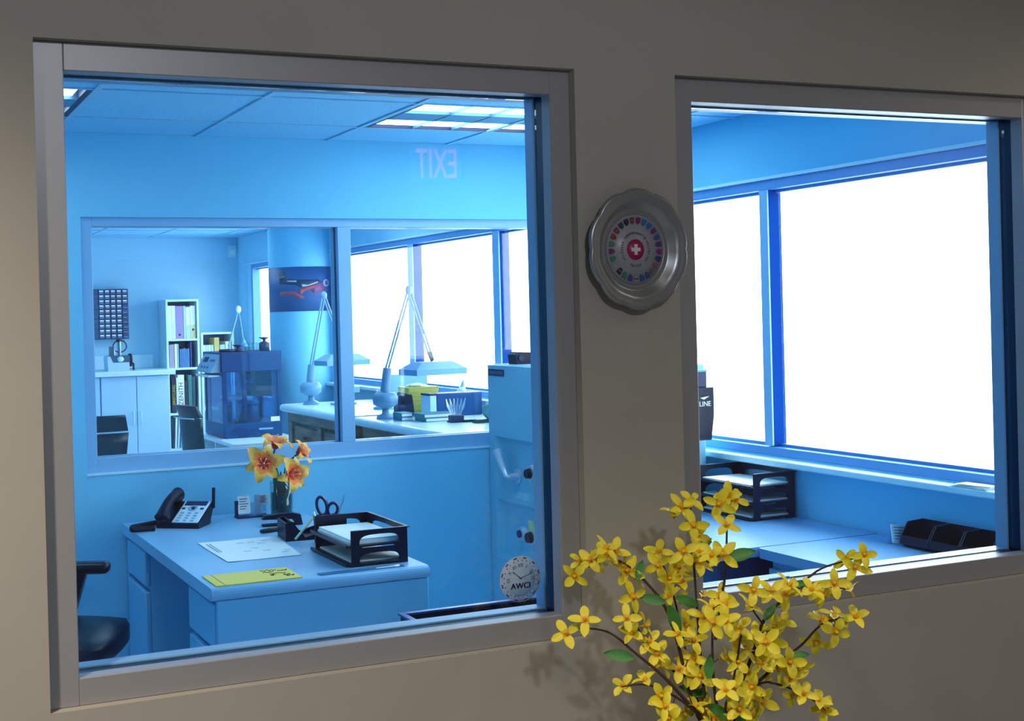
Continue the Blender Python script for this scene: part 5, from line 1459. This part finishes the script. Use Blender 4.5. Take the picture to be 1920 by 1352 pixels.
def nearest(p, lst):
    best = None
    for o, Q_ in lst:
        for q in Q_:
            d = (q - p).length
            if best is None or d < best[0]: best = (d, o, q)
    return best
B = []
B.append(branch([(1330, 1340), (1318, 1290), (1311, 1200), (1304, 1100), (1299, 1030), (1295, 950)], 1.84, 1.93))
B.append(branch([(1300, 1335), (1268, 1190), (1245, 1130), (1212, 1092), (1182, 1062), (1140, 1042), (1100, 1046), (1078, 1070)], 1.86, 2.02, .0042, .0012))
B.append(branch([(1287, 1315), (1241, 1264), (1190, 1224), (1150, 1188), (1120, 1179), (1085, 1178)], 1.84, 1.95, .004, .0012))
B.append(branch([(1290, 1318), (1227, 1286), (1200, 1282), (1165, 1288)], 1.84, 1.88, .003, .0012))
B.append(branch([(1270, 1264), (1220, 1224), (1197, 1184), (1187, 1147), (1184, 1118)], 1.88, 1.93, .0025, .0010, False))
B.append(branch([(1345, 1340), (1337, 1270), (1335, 1200), (1338, 1140)], 1.82, 1.82))
B.append(branch([(1360, 1340), (1395, 1270), (1417, 1211), (1430, 1161), (1460, 1131), (1487, 1107), (1514, 1084), (1541, 1064), (1584, 1052), (1620, 1042)], 1.83, 1.76))
B.append(branch([(1365, 1345), (1410, 1290), (1444, 1258), (1474, 1231), (1507, 1207), (1531, 1177), (1557, 1162), (1605, 1157)], 1.82, 1.78))
B.append(branch([(1341, 1200), (1358, 1100), (1362, 1040), (1363, 985), (1364, 938)], 1.84, 1.86, .003, .0012, False))
B.append(branch([(1370, 1345), (1420, 1275), (1470, 1285), (1520, 1308), (1548, 1332)], 1.82, 1.80, .003, .0012))
B.append(branch([(1300, 1300), (1280, 1190), (1262, 1110), (1245, 1065), (1236, 1032)], 1.88, 2.0, .003, .0011))
B.append(branch([(1430, 1170), (1405, 1135), (1412, 1108), (1447, 1108), (1480, 1100), (1521, 1106), (1560, 1098), (1594, 1108)], 1.80, 1.74, .0018, .0010, False))
B.append(branch([(1355, 1335), (1372, 1290), (1384, 1230), (1390, 1180), (1412, 1190), (1455, 1180)], 1.81, 1.80, .003, .0012))
FL = [(1297, 937), (1279, 950), (1262, 962), (1301, 985), (1309, 1003), (1309, 1034), (1312, 1054), (1328, 1044), (1281, 1034), (1289, 1047), (1271, 1064), (1277, 1091), (1254, 1084), (1234, 1060), (1236, 1034), (1271, 1124), (1257, 1117),
      (1137, 1027), (1154, 1034), (1124, 1050), (1107, 1050), (1087, 1052), (1077, 1080), (1164, 1060), (1177, 1070), (1190, 1084), (1140, 1040),
      (1062, 1188), (1097, 1162), (1169, 1285), (1210, 1275), (1239, 1305), (1247, 1325), (1254, 1346),
      (1187, 1119), (1175, 1159), (1210, 1173), (1185, 1188), (1217, 1203), (1232, 1226), (1237, 1248),
      (1320, 1114), (1350, 1117), (1333, 1140), (1360, 1134), (1337, 1167), (1320, 1157), (1360, 1164), (1385, 1177), (1384, 1200), (1417, 1194), (1454, 1177), (1447, 1197), (1467, 1167), (1420, 1217), (1444, 1231), (1427, 1244), (1384, 1241), (1357, 1234), (1400, 1261), (1457, 1254), (1480, 1241), (1500, 1251), (1484, 1271), (1440, 1271), (1410, 1288), (1377, 1288), (1360, 1294), (1417, 1311), (1430, 1316), (1487, 1304), (1507, 1301), (1534, 1314), (1547, 1331), (1313, 1268), (1300, 1268), (1313, 1311), (1327, 1331), (1367, 1334), (1387, 1331), (1410, 1338),
      (1301, 1234), (1287, 1244), (1294, 1261), (1274, 1254), (1314, 1264), (1304, 1325), (1284, 1338), (1321, 1345), (1287, 1174), (1271, 1188), (1301, 1201),
      (1586, 1050), (1621, 1040), (1604, 1064), (1412, 1107), (1404, 1137), (1447, 1107), (1472, 1114), (1480, 1097), (1521, 1106), (1541, 1114), (1564, 1094), (1594, 1107),
      (1541, 1161), (1564, 1151), (1577, 1159), (1604, 1157), (1567, 1184), (1531, 1204),
      (1365, 930), (1380, 938), (1348, 945), (1362, 985), (1335, 1042), (1355, 1040), (1340, 1350), (1355, 1352), (1398, 1215), (1436, 1205)]
random.seed(11)
CAMP = Vector((0, 0, EYE))
for i, (a, b) in enumerate(FL):
    # depth: start from the nearest branch in the picture plane
    p = fpt(a, b, 1.84)
    d, o, q = min(((abs((fpt(a, b, qq.y) - qq).length), oo, qq) for oo, QQ in BR for qq in QQ[6:]), key=lambda e: e[0])
    p = fpt(a, b, min(q.y + random.uniform(-.03, .015), YMAX))
    to_cam = (CAMP - p).normalized()
    out = (p - q); 
    if out.length > 1e-4: out.normalize()
    dirn = (to_cam * random.uniform(.25, 1.0) + out * .5 + Vector((random.uniform(-.7, .7), random.uniform(-.4, .2), random.uniform(-.2, .8)))).normalized()
    m = dirn.to_track_quat('Z', 'Y').to_matrix().to_4x4() @ Matrix.Rotation(random.uniform(0, 6.28), 4, 'Z')
    fl = link('blossom', FM_[i % 7], o)
    fl.matrix_local = Matrix.Translation(p - BO) @ m @ Matrix.Scale(random.uniform(.84, 1.06), 4)
    if d > .02:
        part('twiglet', MB().tube([q - BO, (q.lerp(p, .5) - BO) + Vector((0, 0, .003)), p - BO - dirn * .012], .0009, 5), TWIG, o)
for (a, b, ang, sc) in ((1160, 1229, 2.95, 1.0), (1497, 1097, .5, .75), (1444, 1147, 1.0, .7), (1497, 1229, .25, .8), (1390, 1040, .35, 1.1), (1318, 1027, .95, .9), (1265, 1165, -1.1, 1.2), (1222, 1124, 2.9, .9), (1290, 1128, -.3, .9), (1330, 1250, 1.5, .8), (1350, 1335, -.4, 1.0), (1388, 1345, -1.2, .9), (1200, 1068, 1.3, .7), (1300, 1295, 2.8, 1.0)):
    p0 = fpt(a, b, 1.84)
    d, o, q = min(((abs((fpt(a, b, qq.y) - qq).length), oo, qq) for oo, QQ in BR for qq in QQ[6:]), key=lambda e: e[0])
    p = fpt(a, b, q.y - .01)
    ex = RGT * math.cos(ang) + UPV * math.sin(ang); ez = (CAMP - p).normalized() + Vector((random.uniform(-.4, .4), 0, random.uniform(0, .8))); ez = (ez - ex * ez.dot(ex)).normalized(); ey = ez.cross(ex)
    m = Matrix((ex, ey, ez)).transposed().to_4x4()
    lf = link('leaf', LM_, o)
    lf.matrix_local = Matrix.Translation(p - BO - ex * .026 * sc) @ m @ Matrix.Scale(sc, 4)
